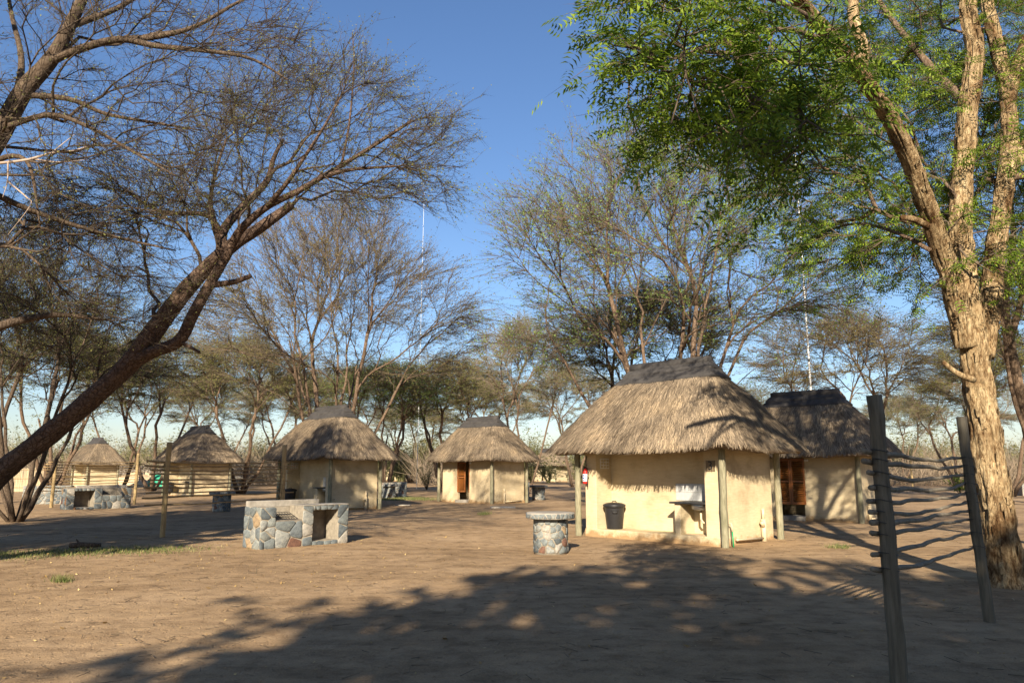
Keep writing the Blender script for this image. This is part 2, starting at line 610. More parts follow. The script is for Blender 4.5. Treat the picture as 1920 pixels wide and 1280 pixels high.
# ------------------------------------------------------------------ ground
def build_ground():
    a = np.concatenate([np.linspace(0, 1, 60) ** 1.0 * 14, 14 + (np.linspace(0, 1, 70)[1:] ** 2.0) * 76, 90 + (np.linspace(0, 1, 24)[1:] ** 2.5) * 2500])
    xs = np.concatenate([-a[::-1], a[1:]])
    ys = np.concatenate([-40 - (np.linspace(1, 0, 10) ** 2) * 800, np.linspace(-38, -1, 40), np.linspace(0, 30, 150), 30 + (np.linspace(0, 1, 90)[1:] ** 2) * 120, 150 + (np.linspace(0, 1, 22)[1:] ** 2.5) * 3500])
    X, Y = np.meshgrid(xs, ys)
    fade = np.clip(1 - np.hypot(X, Y) / 140, 0, 1)
    Z = fade * (0.03 * np.sin(X * .31 + 1) * np.sin(Y * .27) + 0.012 * np.sin(X * 1.1 + Y * .7))
    rg = np.random.default_rng(1)
    near = np.clip(1 - np.hypot(X, Y - 14) / 22, 0, 1)
    Z += near * rg.normal(0, .0035, Z.shape)
    nx, ny = len(xs), len(ys)
    i = np.arange(ny - 1)[:, None] * nx + np.arange(nx - 1)[None]
    i = i.ravel()
    me = np_mesh('ground', np.stack([X, Y, Z], -1).reshape(-1, 3), [np.stack([i, i + 1, i + nx + 1, i + nx], 1)])
    o = link('ground', me, M['sand'], smooth=True)
    tag(o, kind='structure')


build_ground()


# ------------------------------------------------------------------ huts
def rr_outline(a, b, rc, n=168):
    """rounded rectangle, CCW, evenly spaced, half sizes a,b"""
    pts = []
    for cx, cy, a0 in ((a - rc, -b + rc, -PI / 2), (a - rc, b - rc, 0), (-a + rc, b - rc, PI / 2), (-a + rc, -b + rc, PI)):
        for t in np.linspace(0, PI / 2, 12):
            pts.append((cx + rc * math.cos(a0 + t), cy + rc * math.sin(a0 + t)))
    P = np.array(pts + [pts[0]])
    d = np.concatenate([[0], np.cumsum(np.linalg.norm(np.diff(P, axis=0), axis=1))])
    s = np.linspace(0, d[-1], n, endpoint=False)
    return np.stack([np.interp(s, d, P[:, 0]), np.interp(s, d, P[:, 1])], 1)


def roof_grid(a, b, rl, ze, zr, ns=36, seed=1, notch=None):
    O = rr_outline(a, b, .62)
    n = len(O)
    ridge = np.stack([np.clip(O[:, 0] * (rl / a) * 1.15, -rl, rl), O[:, 1] * .04], 1)
    s = np.linspace(0, 1, ns)
    G = np.zeros((ns, n, 3))
    for k, t in enumerate(s):
        G[k, :, :2] = O * (1 - t) + ridge * t
        G[k, :, 2] = ze + (zr - ze) * (t + .035 * math.sin(PI * t))
    for k in range(ns):
        for i in range(n):
            p = G[k, i]
            h = mnoise.noise(Vector((p[0] * 1.3 + seed * 7, p[1] * 1.3, p[2] * 1.3))) * .035 + mnoise.noise(Vector((p[0] * 4, p[1] * 4 + seed, p[2] * 2.2))) * .02
            d = np.array([O[i, 0], O[i, 1], .8 * np.linalg.norm(O[i])])
            G[k, i] += d / np.linalg.norm(d) * h
    # wavy eave
    for i in range(n):
        w = mnoise.noise(Vector((O[i, 0] * 1.1, O[i, 1] * 1.1, seed * 3.1))) * .05
        if notch is not None:
            w += .09 * math.exp(-((O[i, 0] - notch[0]) ** 2 + (O[i, 1] - notch[1]) ** 2) / .05)
        for k in range(8):
            G[k, i, 2] += w * (1 - k / 8)
    return G


def grid_eval(G, s, u):
    ns, n = G.shape[:2]
    fs = np.clip(s * (ns - 1), 0, ns - 1.001); i0 = fs.astype(int); ft = (fs - i0)[:, None]
    fu = (u % 1) * n; j0 = fu.astype(int) % n; j1 = (j0 + 1) % n; fv = (fu - np.floor(fu))[:, None]
    return (G[i0, j0] * (1 - ft) * (1 - fv) + G[i0 + 1, j0] * ft * (1 - fv) + G[i0, j1] * (1 - ft) * fv + G[i0 + 1, j1] * ft * fv)


def roof_meshes(G, seed, nblades, caps=.80):
    rg = np.random.default_rng(seed)
    ns, n = G.shape[:2]
    # shell: outer, thick eave, inner
    inner = G[:, :, :].copy()
    ctr = inner[:, :, :2]
    rad = np.linalg.norm(ctr, axis=2, keepdims=True)
    inner[:, :, :2] = ctr * np.clip(1 - .10 / np.maximum(rad, .12), 0, 1)
    inner[:, :, 2] -= .20
    inner[0, :, 2] = G[0, :, 2] - .07
    V = np.concatenate([G.reshape(-1, 3), inner.reshape(-1, 3)])
    j = np.arange(n)
    fs = []
    for k in range(ns - 1):
        fs.append(np.stack([k * n + j, k * n + (j + 1) % n, (k + 1) * n + (j + 1) % n, (k + 1) * n + j], 1))
        o = ns * n
        fs.append(np.stack([o + k * n + j, o + (k + 1) * n + j, o + (k + 1) * n + (j + 1) % n, o + k * n + (j + 1) % n], 1))
    fs.append(np.stack([j, ns * n + j, ns * n + (j + 1) % n, (j + 1) % n], 1))
    shell = np_mesh('thatch', V, [np.concatenate(fs)])
    # straw blades
    g = Geo()

    def blades(s, u, ln, wd, lift0, lift1, yaw):
        P = grid_eval(G, s, u)
        dn = grid_eval(G, np.maximum(s - .04, 0), u) - grid_eval(G, np.maximum(s - .04, 0) + .04, u)
        dn /= np.linalg.norm(dn, axis=1, keepdims=True)
        sd = grid_eval(G, s, u + .004) - grid_eval(G, s, u - .004)
        sd /= np.maximum(np.linalg.norm(sd, axis=1, keepdims=True), 1e-6)
        nr = np.cross(sd, -dn)
        nr /= np.maximum(np.linalg.norm(nr, axis=1, keepdims=True), 1e-6)
        nr *= np.sign(nr[:, 2:3] + 1e-9)
        dd = dn * np.cos(yaw)[:, None] + sd * np.sin(yaw)[:, None]
        ss = sd * np.cos(yaw)[:, None] - dn * np.sin(yaw)[:, None]
        a0 = P + nr * lift0[:, None]
        a1 = P + dd * ln[:, None] + nr * lift1[:, None]
        w = (wd * .5)[:, None]
        Vb = np.stack([a0 - ss * w, a0 + ss * w, a1 + ss * w * .5, a1 - ss * w * .5], 1)
        k = np.arange(len(P)) * 4
        g.add(Vb.reshape(-1, 3), np.stack([k, k + 1, k + 2, k + 3], 1))

    m = nblades
    s = 1 - np.sqrt(1 - rg.random(m) * (1 - (1 - caps - .05) ** 2)); s = np.clip(s, .07, .86)
    blades(s, rg.random(m), rg.uniform(.12, .42, m), rg.uniform(.008, .022, m), rg.uniform(.0, .02, m), rg.uniform(.0, .032, m), rg.normal(0, .16, m))
    m = nblades // 10     # loose tufts
    s = .14 + rg.random(m) * .62
    blades(s, rg.random(m), rg.uniform(.2, .6, m), rg.uniform(.006, .014, m), rg.uniform(.01, .03, m), rg.uniform(.015, .06, m), rg.normal(0, .3, m))
    m = nblades // 4      # eave fringe
    blades(rg.uniform(.0, .03, m), rg.random(m), rg.uniform(.015, .065, m), rg.uniform(.006, .016, m), rg.uniform(-.07, .01, m), rg.uniform(-.08, .015, m), rg.normal(0, .2, m))
    straw = g.mesh('thatch_straw')
    # ridge capping, two courses
    capm = []
    for (s0, s1, off, nm) in ((.775, .90, .045, 'low'), (.885, 1.0, .07, 'top')):
        rows = []
        for t in np.linspace(s0, s1, 6):
            p = grid_eval(G, np.full(n, t), np.arange(n) / n)
            out = p.copy(); out[:, :2] *= (1 + off / np.maximum(np.linalg.norm(p[:, :2], axis=1, keepdims=True), .25))
            out[:, 2] += off * .8
            rows.append(out)
        lip = rows[0].copy(); lip[:, :2] *= .955; lip[:, 2] -= .05
        rows = [lip] + rows
        Vc = np.concatenate(rows)
        fs = [np.stack([k * n + j, k * n + (j + 1) % n, (k + 1) * n + (j + 1) % n, (k + 1) * n + j], 1) for k in range(len(rows) - 1)]
        capfaces = [np.concatenate(fs)]
        if nm == 'top':
            o = (len(rows) - 1) * n
            h = n // 2
            # close along the ridge line with quads between mirrored rims
            k = np.arange(h // 2)
            pairs = []
            order = np.argsort(Vc[o:o + n, 0])
        capm.append((np_mesh('ridge_course', Vc, capfaces), rows[-1]))
    # closing strip on top
    top = capm[1][1]
    gt = Geo()
    x0, x1 = top[:, 0].min(), top[:, 0].max()
    pts = [(x, 0, top[:, 2].max() - .035) for x in np.linspace(x0, x1, 9)]
    w = max(.05, np.abs(top[:, 1]).max())
    tube(gt, pts, w * 1.15, 10)
    return shell, straw, capm[0][0], capm[1][0], gt.mesh('ridge_roll')


KIT = dict(L=4.2, W=2.42, ov=.70)
ABL = dict(L=4.0, W=2.4, ov=.66)
EAVE, RIDGE = 2.15, 4.22
Gk = roof_grid(KIT['L'] / 2 + KIT['ov'], KIT['W'] / 2 + KIT['ov'], 1.12, EAVE, RIDGE, seed=1, notch=(KIT['L'] / 2 + .35, -KIT['W'] / 2 - .6))
Ga = roof_grid(ABL['L'] / 2 + ABL['ov'], ABL['W'] / 2 + ABL['ov'], 1.1, EAVE, RIDGE - .06, seed=2)
ROOF_K = roof_meshes(Gk, 11, 34000)
ROOF_A = roof_meshes(Ga, 12, 26000)
for rm in (ROOF_K, ROOF_A):
    for me in rm[2:5]:
        me.polygons.foreach_set('use_smooth', [True] * len(me.polygons))


def add_roof(root, meshes, part_name='roof'):
    shell, straw, c1, c2, roll = meshes
    r = link('roof', shell, M['bed'], root)
    s = link('thatch_straw', straw, M['straw'], r); tag(s, kind='stuff')
    link('ridge_course', c1, M['ridge'], r)
    link('ridge_course', c2, M['ridge'], r)
    link('ridge_roll', roll, M['ridge'], r)
    return r


def wood_post(parent, x, y, z0, z1, r=.075, mat='pole', seed=0, lean=(0, 0), name='post', k=12):
    rg = np.random.default_rng(seed + 77)
    n = 14
    zs = np.linspace(z0, z1, n)
    pts = [(x + lean[0] * (z - z0) + rg.normal(0, .004), y + lean[1] * (z - z0) + rg.normal(0, .004), z) for z in zs]
    ph = rg.random(3) * 6
    rad = np.array([r * (1.06 - .1 * i / n + .025 * math.sin(i * 1.1 + ph[0])) for i in range(n)])
    g = Geo()
    tube(g, pts, rad, k, disp=lambda i, a: 1 + .04 * np.sin(a * 3 + ph[1] + i * .15) + .02 * np.sin(a * 7 + ph[2]) - .10 * np.exp(-((np.mod(a + ph[0] + .05 * i, 2 * PI) - 2.2) / .22) ** 2) + (.07 * np.exp(-((np.mod(a + ph[1], 2 * PI) - 4.0) / .4) ** 2) if i % 5 == 3 else 0))
    return link(name, g.mesh(name), M[mat], parent, smooth=True)


def hut_frame(root, L, W, seed, posts):
    for k, (x, y) in enumerate(posts):
        wood_post(root, x, y, -.15, EAVE + .16, .078, 'pole', seed * 10 + k)
    h = EAVE + .06
    for y in (-W / 2 - .02, W / 2 + .02):
        tube_obj('beam', M['pole_dark'], root, [(-L / 2 - .35, y, h), (0, y + .01, h - .01), (L / 2 + .35, y, h)], .05, 8)
    for x in (-L / 2, L / 2):
        tube_obj('beam', M['pole_dark'], root, [(x, -W / 2 - .3, h + .07), (x, W / 2 + .3, h + .07)], .05, 8)
    rg = np.random.default_rng(seed)
    # rafters under the thatch, front and right side
    for x in np.linspace(-L / 2 - .1, L / 2 + .1, 8):
        tube_obj('rafter', M['pole_dark'], root, [(x, -W / 2 - .52, EAVE - .02), (x * .72, -.35, EAVE + 1.3)], .032, 6)
    for y in np.linspace(-W / 2, W / 2, 5):
        tube_obj('rafter', M['pole_dark'], root, [(L / 2 + .52, y, EAVE - .02), (L / 2 - .75, y * .5, EAVE + 1.2)], .032, 6)


def text_mesh(s, size, depth):
    cu = bpy.data.curves.new('num', 'FONT')
    cu.body = s; cu.size = size; cu.extrude = depth
    cu.align_x = 'CENTER'; cu.align_y = 'CENTER'
    ob = bpy.data.objects.new('num', cu)
    COL.objects.link(ob)
    dg = bpy.context.evaluated_depsgraph_get()
    me = bpy.data.meshes.new_from_object(ob.evaluated_get(dg))
    bpy.data.objects.remove(ob)
    return me


def kitchen_hut(loc, rz, seed, detail=True, number=None):
    root = empty('thatched_kitchen_hut', loc, rz)
    L, W = KIT['L'], KIT['W']
    x0, x1 = -L / 2 + .16, L / 2 - .10
    y0, y1 = -W / 2 + .10, W / 2 - .05
    nx0, nx1, nd = x0 + .36, x1 - .42, .62         # niche
    top = EAVE + .32
    boxes('wall', M['plaster'], root, [(x0, nx0, y0, y0 + nd + .1, -.1, top), (nx1, x1, y0, y0 + nd + .1, -.1, top), (x0 + .004, x1 - .004, y0 + nd, y1, -.1, top)], .018, 2)
    boxes('plinth', M['plaster'], root, [(x0 - .012, x1 + .004, y0 - .02, y0 + nd + .05, -.1, .17)], .02, 2)
    hut_frame(root, L, W, seed, [(-L / 2, -W / 2), (L / 2 + .02, -W / 2 - .02), (L / 2 + .04, W / 2), (-L / 2, W / 2), (-L / 2 + .02, .1)])
    add_roof(root, ROOF_K)
    # counter with sink against the right pillar
    cx0 = nx1 - .92
    yb = y0 + nd
    boxes('counter_pier', M['plaster'], root, [(cx0 + .06, cx0 + .22, y0 + .05, yb + .03, .16, .86)], .012, 2)
    top_o = boxes('counter_top', M['dark'], root, [(cx0 - .04, nx1 - .004, y0 - .02, yb - .004, .862, .905)], .008)
    g = Geo()
    lathe(g, [(.19, 0), (.20, .02), (.18, .12), (.02, .14)], 20)
    me = g.mesh('sink_basin')
    for v in me.vertices:
        v.co.z = -v.co.z
        v.co.x *= 1.15
    link('sink_basin', me, M['steel'], root, (nx1 - .30, y0 + .28, .858), smooth=True)
    if detail:
        tw, th = .235, .20
        for i in range(5):
            for j in range(2):
                boxes('tile', M['tile'], root, [(nx1 - .012 - (i + 1) * tw + .004, nx1 - .012 - i * tw, yb - .014, yb + .002, .912 + j * th, .912 + (j + 1) * th - .004)], .003)
        tube_obj('sink_pipe', M['pvc'], root, [(nx1 - .30, y0 + .28, .75), (nx1 - .30, y0 + .28, .52), (nx1 - .26, y0 + .30, .44), (nx1 - .2, y0 + .32, .44), (nx1 - .15, y0 + .33, .52), (nx1 - .13, y0 + .34, .6), (nx1 - .10, y0 + .34, .50), (nx1 - .10, y0 + .34, .17)], .025, 8)
        tube_obj('sink_pipe', M['pvc'], root, [(nx1 - .2, yb - .05, .17), (nx1 - .2, yb - .05, .85)], .014, 6)
        # tap
        tube_obj('tap', M['steel'], root, [(nx1 - .06, yb - .02, 1.08), (nx1 - .06, yb - .12, 1.09), (nx1 - .07, yb - .17, 1.06), (nx1 - .07, yb - .17, 1.03)], .014, 8)
        # vent grille on the inner cheek of the left pillar: backing and bars
        v = boxes('vent_grille', M['white'], root, [(nx0 - .002, nx0 + .012, y0 + .17, y0 + .52, 1.66, 1.92)], .003)
        for i in range(3):
            for j in range(3):
                boxes('vent_block', M['plaster'], v, [(nx0 + .010, nx0 + .022, y0 + .19 + i * .112, y0 + .27 + i * .112, 1.68 + j * .078, 1.735 + j * .078)], .004)
        # waste pipes on the right-hand wall
        px = x1 + .075
        tube_obj('waste_pipe', M['pvc'], root, [(px, .55, -.03), (px, .55, .22), (px - .0, .55, .50)], [.06, .06, .058], 12)
        tube_obj('waste_pipe', M['pvc'], root, [(px, .55, .30), (px + .02, .46, .40), (px + .02, .42, .44)], .045, 10)
        tube_obj('waste_pipe', M['pvc'], root, [(px, .55, .48), (px, .55, .74)], .035, 10)
        tube_obj('waste_pipe', M['pvc'], root, [(px, .52, .07), (px, -.62, .10), (px, -.68, .10)], .028, 8)
        tube_obj('standpipe', M['pvc'], root, [(px - .02, -1.0, .46), (px + .06, -.98, .47), (px + .07, -.97, .40), (px + .07, -.97, .30)], .02, 8)
        tube_obj('hose_end', M['hose'], root, [(px + .07, -.97, .30), (px + .08, -.97, .12), (px + .09, -.98, -.03)], .016, 8)
        tube_obj('conduit', M['dark'], root, [(x0 + .06, y0 - .02, 1.98), (x0 + .05, y0 - .03, 1.80), (x0 + .06, y0 - .02, 1.72)], .012, 6)
    else:
        boxes('splashback', M['tile'], root, [(nx1 - .95, nx1 - .01, yb - .014, yb + .002, .912, 1.31)], .003)
    if number:
        p = boxes('number_plate', M['brown_plate'], root, [(nx1 + .06, nx1 + .29, y0 - .016, y0 + .002, 1.60, 1.84)], .004)
        t = link('numeral', text_mesh(number, .27, .004), M['black'], p, (nx1 + .175, y0 - .021, 1.72))
        t.rotation_euler = (PI / 2, 0, 0)
    return root


def saloon_leaf(parent, x0, x1, z0, z1, y):
    """a framed door leaf with louvre slats; returns the leaf"""
    d = boxes('door_leaf', M['door'], parent, [(x0, x0 + .06, y, y + .035, z0, z1), (x1 - .06, x1, y, y + .035, z0, z1),
                                                 (x0 + .06, x1 - .06, y + .002, y + .033, z0, z0 + .09), (x0 + .06, x1 - .06, y + .002, y + .033, z1 - .09, z1),
                                                 (x0 + .06, x1 - .06, y + .002, y + .033, (z0 + z1) / 2 - .03, (z0 + z1) / 2 + .03)], .006)
    n = 22
    for i in range(n):
        z = z0 + .10 + (z1 - z0 - .20) * (i + .5) / n
        if abs(z - (z0 + z1) / 2) < .045: continue
        g = bmesh.new()
        box_bm(g, x0 + .058, x1 - .058, -.022, .022, -.005, .005)
        bmesh.ops.rotate(g, verts=g.verts, cent=(0, 0, 0), matrix=Matrix.Rotation(R(38), 3, 'X'))
        s = link('slat', bm_mesh(g, 'slat'), M['door'], d, (0, y + .018, z))
    return d


def ablution_hut(loc, rz, seed, doors='closed', detail=True):
    root = empty('thatched_ablution_hut', loc, rz)
    L, W = ABL['L'], ABL['W']
    x0, x1 = -L / 2 + .18, L / 2 - .08
    y0, y1 = -W / 2 + .10, W / 2 - .05
    top = EAVE + .32
    dx0, dx1 = -.62, .22
    t = .15
    boxes('wall', M['plaster'], root, [(x0, dx0, y0, y0 + t, -.1, top), (dx1, x1, y0, y0 + t, -.1, top),
                                         (x1 - t, x1 - .004, y0 + .05, y1, -.1, top), (x0 + .004, x0 + t, y0 + .05, y1, -.1, top), (x0, x1, y1 - t, y1 - .003, -.1, top),
                                         (dx0 - .3, dx1 + .3, y0 + 1.05, y0 + 1.15, -.1, top)], .015, 2)
    for q in ((x0 - .03, dx0 - .004, y0 - .035, y0 + .1, -.1, .10), (dx1 + .004, x1 + .03, y0 - .035, y0 + .1, -.1, .10), (x1 - .1, x1 + .028, y0 + .102, y1, -.1, .098)):
        boxes('plinth', M['plaster'], root, [q], .012, 2)
    boxes('doorstep', M['concrete'], root, [(dx0 - .02, dx1 + .02, y0 - .16, y0 + .9, -.1, .13)], .015, 2)
    boxes('lintel', M['pole_dark'], root, [(dx0 - .003, dx1 + .003, y0 + .02, y0 + t - .02, 2.02, top - .05)], .01)
    hut_frame(root, L, W, seed, [(-L / 2, -W / 2), (L / 2 + .02, -W / 2 - .02), (L / 2 + .04, W / 2), (-L / 2, W / 2), (-L / 2 + .05, .2)])
    add_roof(root, ROOF_A)
    if detail:
        mid = (dx0 + dx1) / 2
        if doors == 'closed':
            saloon_leaf(root, dx0 - .06, mid - .004, .50, 2.0, y0 - .045)
            saloon_leaf(root, mid + .004, dx1 + .06, .50, 2.0, y0 - .045)
        else:
            a = saloon_leaf(root, -.01, .45, .50, 2.0, 0)
            a.location = (dx0 - .02, y0 - .02, 0); a.rotation_euler = (0, 0, R(26))
            b = saloon_leaf(root, -.45, .01, .50, 2.0, 0)
            b.location = (dx1 + .02, y0 - .02, 0); b.rotation_euler = (0, 0, R(-62))
        px = x1 + .075
        tube_obj('waste_pipe', M['pvc'], root, [(px, -.35, -.03), (px, -.35, .5)], [.055, .05], 10)
        tube_obj('waste_pipe', M['pvc'], root, [(px, -.35, .48), (px, -.35, .70)], .03, 8)
        tube_obj('waste_pipe', M['pvc'], root, [(px, -.32, .07), (px, .85, .09)], .028, 8)
        boxes('wall_lamp', M['white'], root, [(dx1 + .08, dx1 + .2, y0 - .06, y0 - .002, 1.9, 1.97)], .01, 2)
    return root


def hut_at(Bxy, rz, spec):
    """loc of hut centre from the near front post B and rotation"""
    c, s = math.cos(rz), math.sin(rz)
    lx, ly = spec['L'] / 2, -spec['W'] / 2
    return (Bxy[0] - (c * lx - s * ly), Bxy[1] - (s * lx + c * ly), 0)


HR = R(-45)
MAIN_LOC = hut_at((4.62, 17.25), R(-46), KIT)
hut_main = kitchen_hut(MAIN_LOC, R(-46), 1, True, '3')
tag(hut_main, 'large sunlit thatched kitchen hut numbered 3 with a sink counter in its open front', 'hut', 'thatched huts of the camp')
hut_right = ablution_hut(hut_at((10.85, 24.6), R(-42), ABL), R(-42), 2, 'closed')
tag(hut_right, 'thatched hut in deep shade with closed orange wooden louvre doors', 'hut', 'thatched huts of the camp')
hut_mid = ablution_hut(hut_at((-.98, 38.1), HR, ABL), HR, 3, 'open')
tag(hut_mid, 'thatched hut with half open orange doors left of the white plinth table', 'hut', 'thatched huts of the camp')
hut_mid['label'] = 'thatched hut with half open orange doors in the middle distance'
hut_left = kitchen_hut(hut_at((-7.35, 31.8), HR, KIT), HR, 4, True)
tag(hut_left, 'thatched kitchen hut behind the nearest stone barbecue, dappled by tree shade', 'hut', 'thatched huts of the camp')
hut_l2 = kitchen_hut(hut_at((-19.4, 47.5), HR, KIT), HR, 5, False)
tag(hut_l2, 'thatched hut behind the stick fence with a green tarpaulin to its left', 'hut', 'thatched huts of the camp')
hut_l3 = kitchen_hut(hut_at((-36.1, 66.7), HR, KIT), HR, 6, False)
tag(hut_l3, 'farthest left thatched hut with tree trunk shadows across its brown roof', 'hut', 'thatched huts of the camp')
hut_far = ablution_hut(hut_at((5.6, 101), HR, ABL), HR, 7, 'closed', False)
tag(hut_far, 'tiny distant thatched hut peeping out between the middle hut and hut 3', 'hut', 'thatched huts of the camp')
hut_far2 = ablution_hut(hut_at((-15.5, 108), HR, ABL), HR, 8, 'closed', False)
tag(hut_far2, 'tiny distant hut seen through the trunks left of the middle hut', 'hut', 'thatched huts of the camp')


# ------------------------------------------------------------------ stone work
def clip_poly(poly, p, nrm):
    out = []
    for i in range(len(poly)):
        a, b = poly[i], poly[(i + 1) % len(poly)]
        da, db = np.dot(a - p, nrm), np.dot(b - p, nrm)
        if da <= 0: out.append(a)
        if da * db < 0:
            out.append(a + (b - a) * (da / (da - db)))
    return out


def stone_polys(w, h, size, rg, joint=.010):
    nx, ny = max(1, round(w / size * .95)), max(1, round(h / size * 1.05))
    pts = []
    for j in range(ny):
        for i in range(nx):
            off = .5 * (j % 2) if nx > 1 else 0
            pts.append(((i + .5 + (off - .25 if nx > 1 else 0) + rg.uniform(-.42, .42)) * w / nx, (j + .5 + rg.uniform(-.40, .40)) * h / ny))
    pts = np.array(pts)
    res = []
    for i, p in enumerate(pts):
        poly = [np.array(q, dtype=float) for q in ((0, 0), (w, 0), (w, h), (0, h))]
        for j, q in enumerate(pts):
            if i == j: continue
            d = q - p
            dist = np.linalg.norm(d)
            if dist > size * 4 or dist < 1e-6: continue
            poly = clip_poly(poly, (p + q) / 2 - d / dist * joint * .5, d / dist)
            if len(poly) < 3: break
        if len(poly) < 3: continue
        P = np.array(poly)
        # chaikin once for rounder corners, a jitter for a rough outline
        nxt = np.roll(P, -1, axis=0)
        Q = np.empty((len(P) * 2, 2)); Q[0::2] = P * .86 + nxt * .14; Q[1::2] = P * .14 + nxt * .86
        c = Q.mean(0)
        Q = c + (Q - c) * rg.uniform(.88, .99) + rg.normal(0, .006, Q.shape)
        area = .5 * abs(np.dot(Q[:, 0], np.roll(Q[:, 1], 1)) - np.dot(Q[:, 1], np.roll(Q[:, 0], 1)))
        if area < .0012: continue
        res.append(Q)
    return res


def stones(parent, w, h, place, size=.19, seed=0, depth=.016):
    """place(u, v, d) -> local point with d the outward offset"""
    rg = np.random.default_rng(seed)
    for Q in stone_polys(w, h, size, rg):
        n = len(Q)
        c = Q.mean(0)
        dd = depth * rg.uniform(.6, 1.4)
        tl = rg.normal(0, .012, 2)
        V, cc = [], place(c[0], c[1], 0)
        for k, (s, d) in enumerate(((1.0, -.006), (1.0, dd * .7), (.93, dd))):
            for q in Q:
                e = c + (q - c) * s
                V.append(np.array(place(e[0], e[1], d + (tl @ (e - c)) * 2 * (k > 0) + (rg.normal(0, .002) if k == 2 else 0))) - np.array(cc))
        j = np.arange(n)
        f = [np.stack([k * n + j, k * n + (j + 1) % n, (k + 1) * n + (j + 1) % n, (k + 1) * n + j], 1) for k in range(2)]
        me = np_mesh('stone', np.array(V), [np.concatenate(f), (2 * n + j)[None]])
        link('stone', me, M['stone'], parent, cc)


def braai(loc, rz, seed, mirror=False, plainfront=False, length=2.12, stone=True):
    """stone barbecue: low fire pit at one end, wood store at the other, parapet behind. local x along the front"""
    root = empty('stone_barbecue', loc, rz)
    Lb, D, Hh = length, .72, .86
    t = .14
    m = (lambda x: Lb - x) if mirror else (lambda x: x)

    def rx(a, b):
        a, b = m(a), m(b)
        return (min(a, b), max(a, b))
    a0, a1 = .16 * Lb, .46 * Lb        # fire pit opening
    b0, b1 = .58 * Lb, .88 * Lb        # store opening
    zs = .56
    if plainfront:
        boxes('masonry_core', M['mortar'], root, [(0, Lb, 0, D, -.1, Hh)], .01)
        if stone:
            stones(root, Lb, Hh, lambda u, v, d: (u, -d, v), .2, seed)
    else:
        rects = [(*rx(0, a0), 0, D - .16, -.1, Hh - .001), (*rx(a1, b0), 0, D - .16, -.1, Hh), (*rx(b1, Lb), 0, D - .16, -.1, Hh - .002),
                 (*rx(a0 - .002, a1 + .002), .002, D - .17, -.1, zs), (*rx(b0 - .002, b1 + .002), .002, D - .17, -.1, .10),
                 (*rx(b0 - .002, b1 + .002), .002, D - .17, Hh - .10, Hh - .004), (*rx(.0, Lb), D - .162, D, -.1, Hh - .006)]
        boxes('masonry_core', M['mortar'], root, rects, .008)
        boxes('back_parapet', M['concrete'], root, [(*rx(0, .80 * Lb), D - .17, D - .02, Hh - .02, Hh + .115)], .012, 2)
        boxes('top_screed', M['concrete'], root, [(*rx(a1 + .01, Lb), -.012, D - .175, Hh + .002, Hh + .022)], .006)
        # grill basket leaning in the pit
        gg = Geo()
        gx0, gx1 = rx(a0 + .06, a1 - .06)
        for x in np.linspace(gx0, gx1, 9):
            prisms(gg, np.array([[x, .08, zs + .03]]), np.array([[x, D - .22, zs + .16]]), np.array([.005]), np.array([.005]), 5)
        for y in np.linspace(.08, D - .22, 4):
            z = zs + .03 + (y - .08) / (D - .3) * .13
            prisms(gg, np.array([[gx0, y, z]]), np.array([[gx1, y, z]]), np.array([.006]), np.array([.006]), 5)
        link('grill_grate', gg.mesh('grill_grate'), M['dark'], root)
        boxes('ash_bed', M['soot'], root, [(*rx(a0 + .006, a1 - .006), .01, D - .18, zs + .001, zs + .02)], .004)
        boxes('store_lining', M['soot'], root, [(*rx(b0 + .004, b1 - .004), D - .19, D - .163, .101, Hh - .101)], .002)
        if stone:
            def face(u0, u1, v0, v1, sz, sd):
                U0, U1 = rx(u0, u1)
                stones(root, U1 - U0, v1 - v0, lambda u, v, d: (U0 + u, -d, v0 + v), sz, sd)
            face(0, a0, 0, Hh, .21, seed); face(a0, a1, 0, zs, .25, seed + 1); face(a1, b0, 0, Hh, .25, seed + 2)
            face(b1, Lb, 0, Hh, .25, seed + 3); face(b0, b1, 0, .10, .15, seed + 4); face(b0, b1, Hh - .10, Hh, .13, seed + 5)
    if stone:
        stones(root, D, Hh, lambda u, v, d: (-d, D - u, v), .22, seed + 6)
        stones(root, D, Hh, lambda u, v, d: (Lb + d, u, v), .2, seed + 7)
    return root


def round_table(loc, seed, stone=True):
    root = empty('round_stone_table', loc, 0)
    g = Geo()
    lathe(g, [(.335, -.1), (.335, .66)], 40)
    link('pedestal', g.mesh('pedestal'), M['mortar'], root, smooth=False)
    g = Geo()
    lathe(g, [(.34, .662), (.475, .662), (.49, .675), (.492, .765), (.48, .785), (.40, .788), (.01, .79)], 48)
    top = link('table_top', g.mesh('table_top'), M['concrete'], root)
    if stone:
        rr = .335
        stones(root, 2 * PI * rr, .66, lambda u, v, d: ((rr + d) * math.cos(u / rr), (rr + d) * math.sin(u / rr), v), .15, seed)
        r2 = .49
        stones(top, 2 * PI * r2, .095, lambda u, v, d: ((r2 + d - .004) * math.cos(u / r2), (r2 + d - .004) * math.sin(u / r2), .674 + v), .085, seed + 3, .01)
    return root


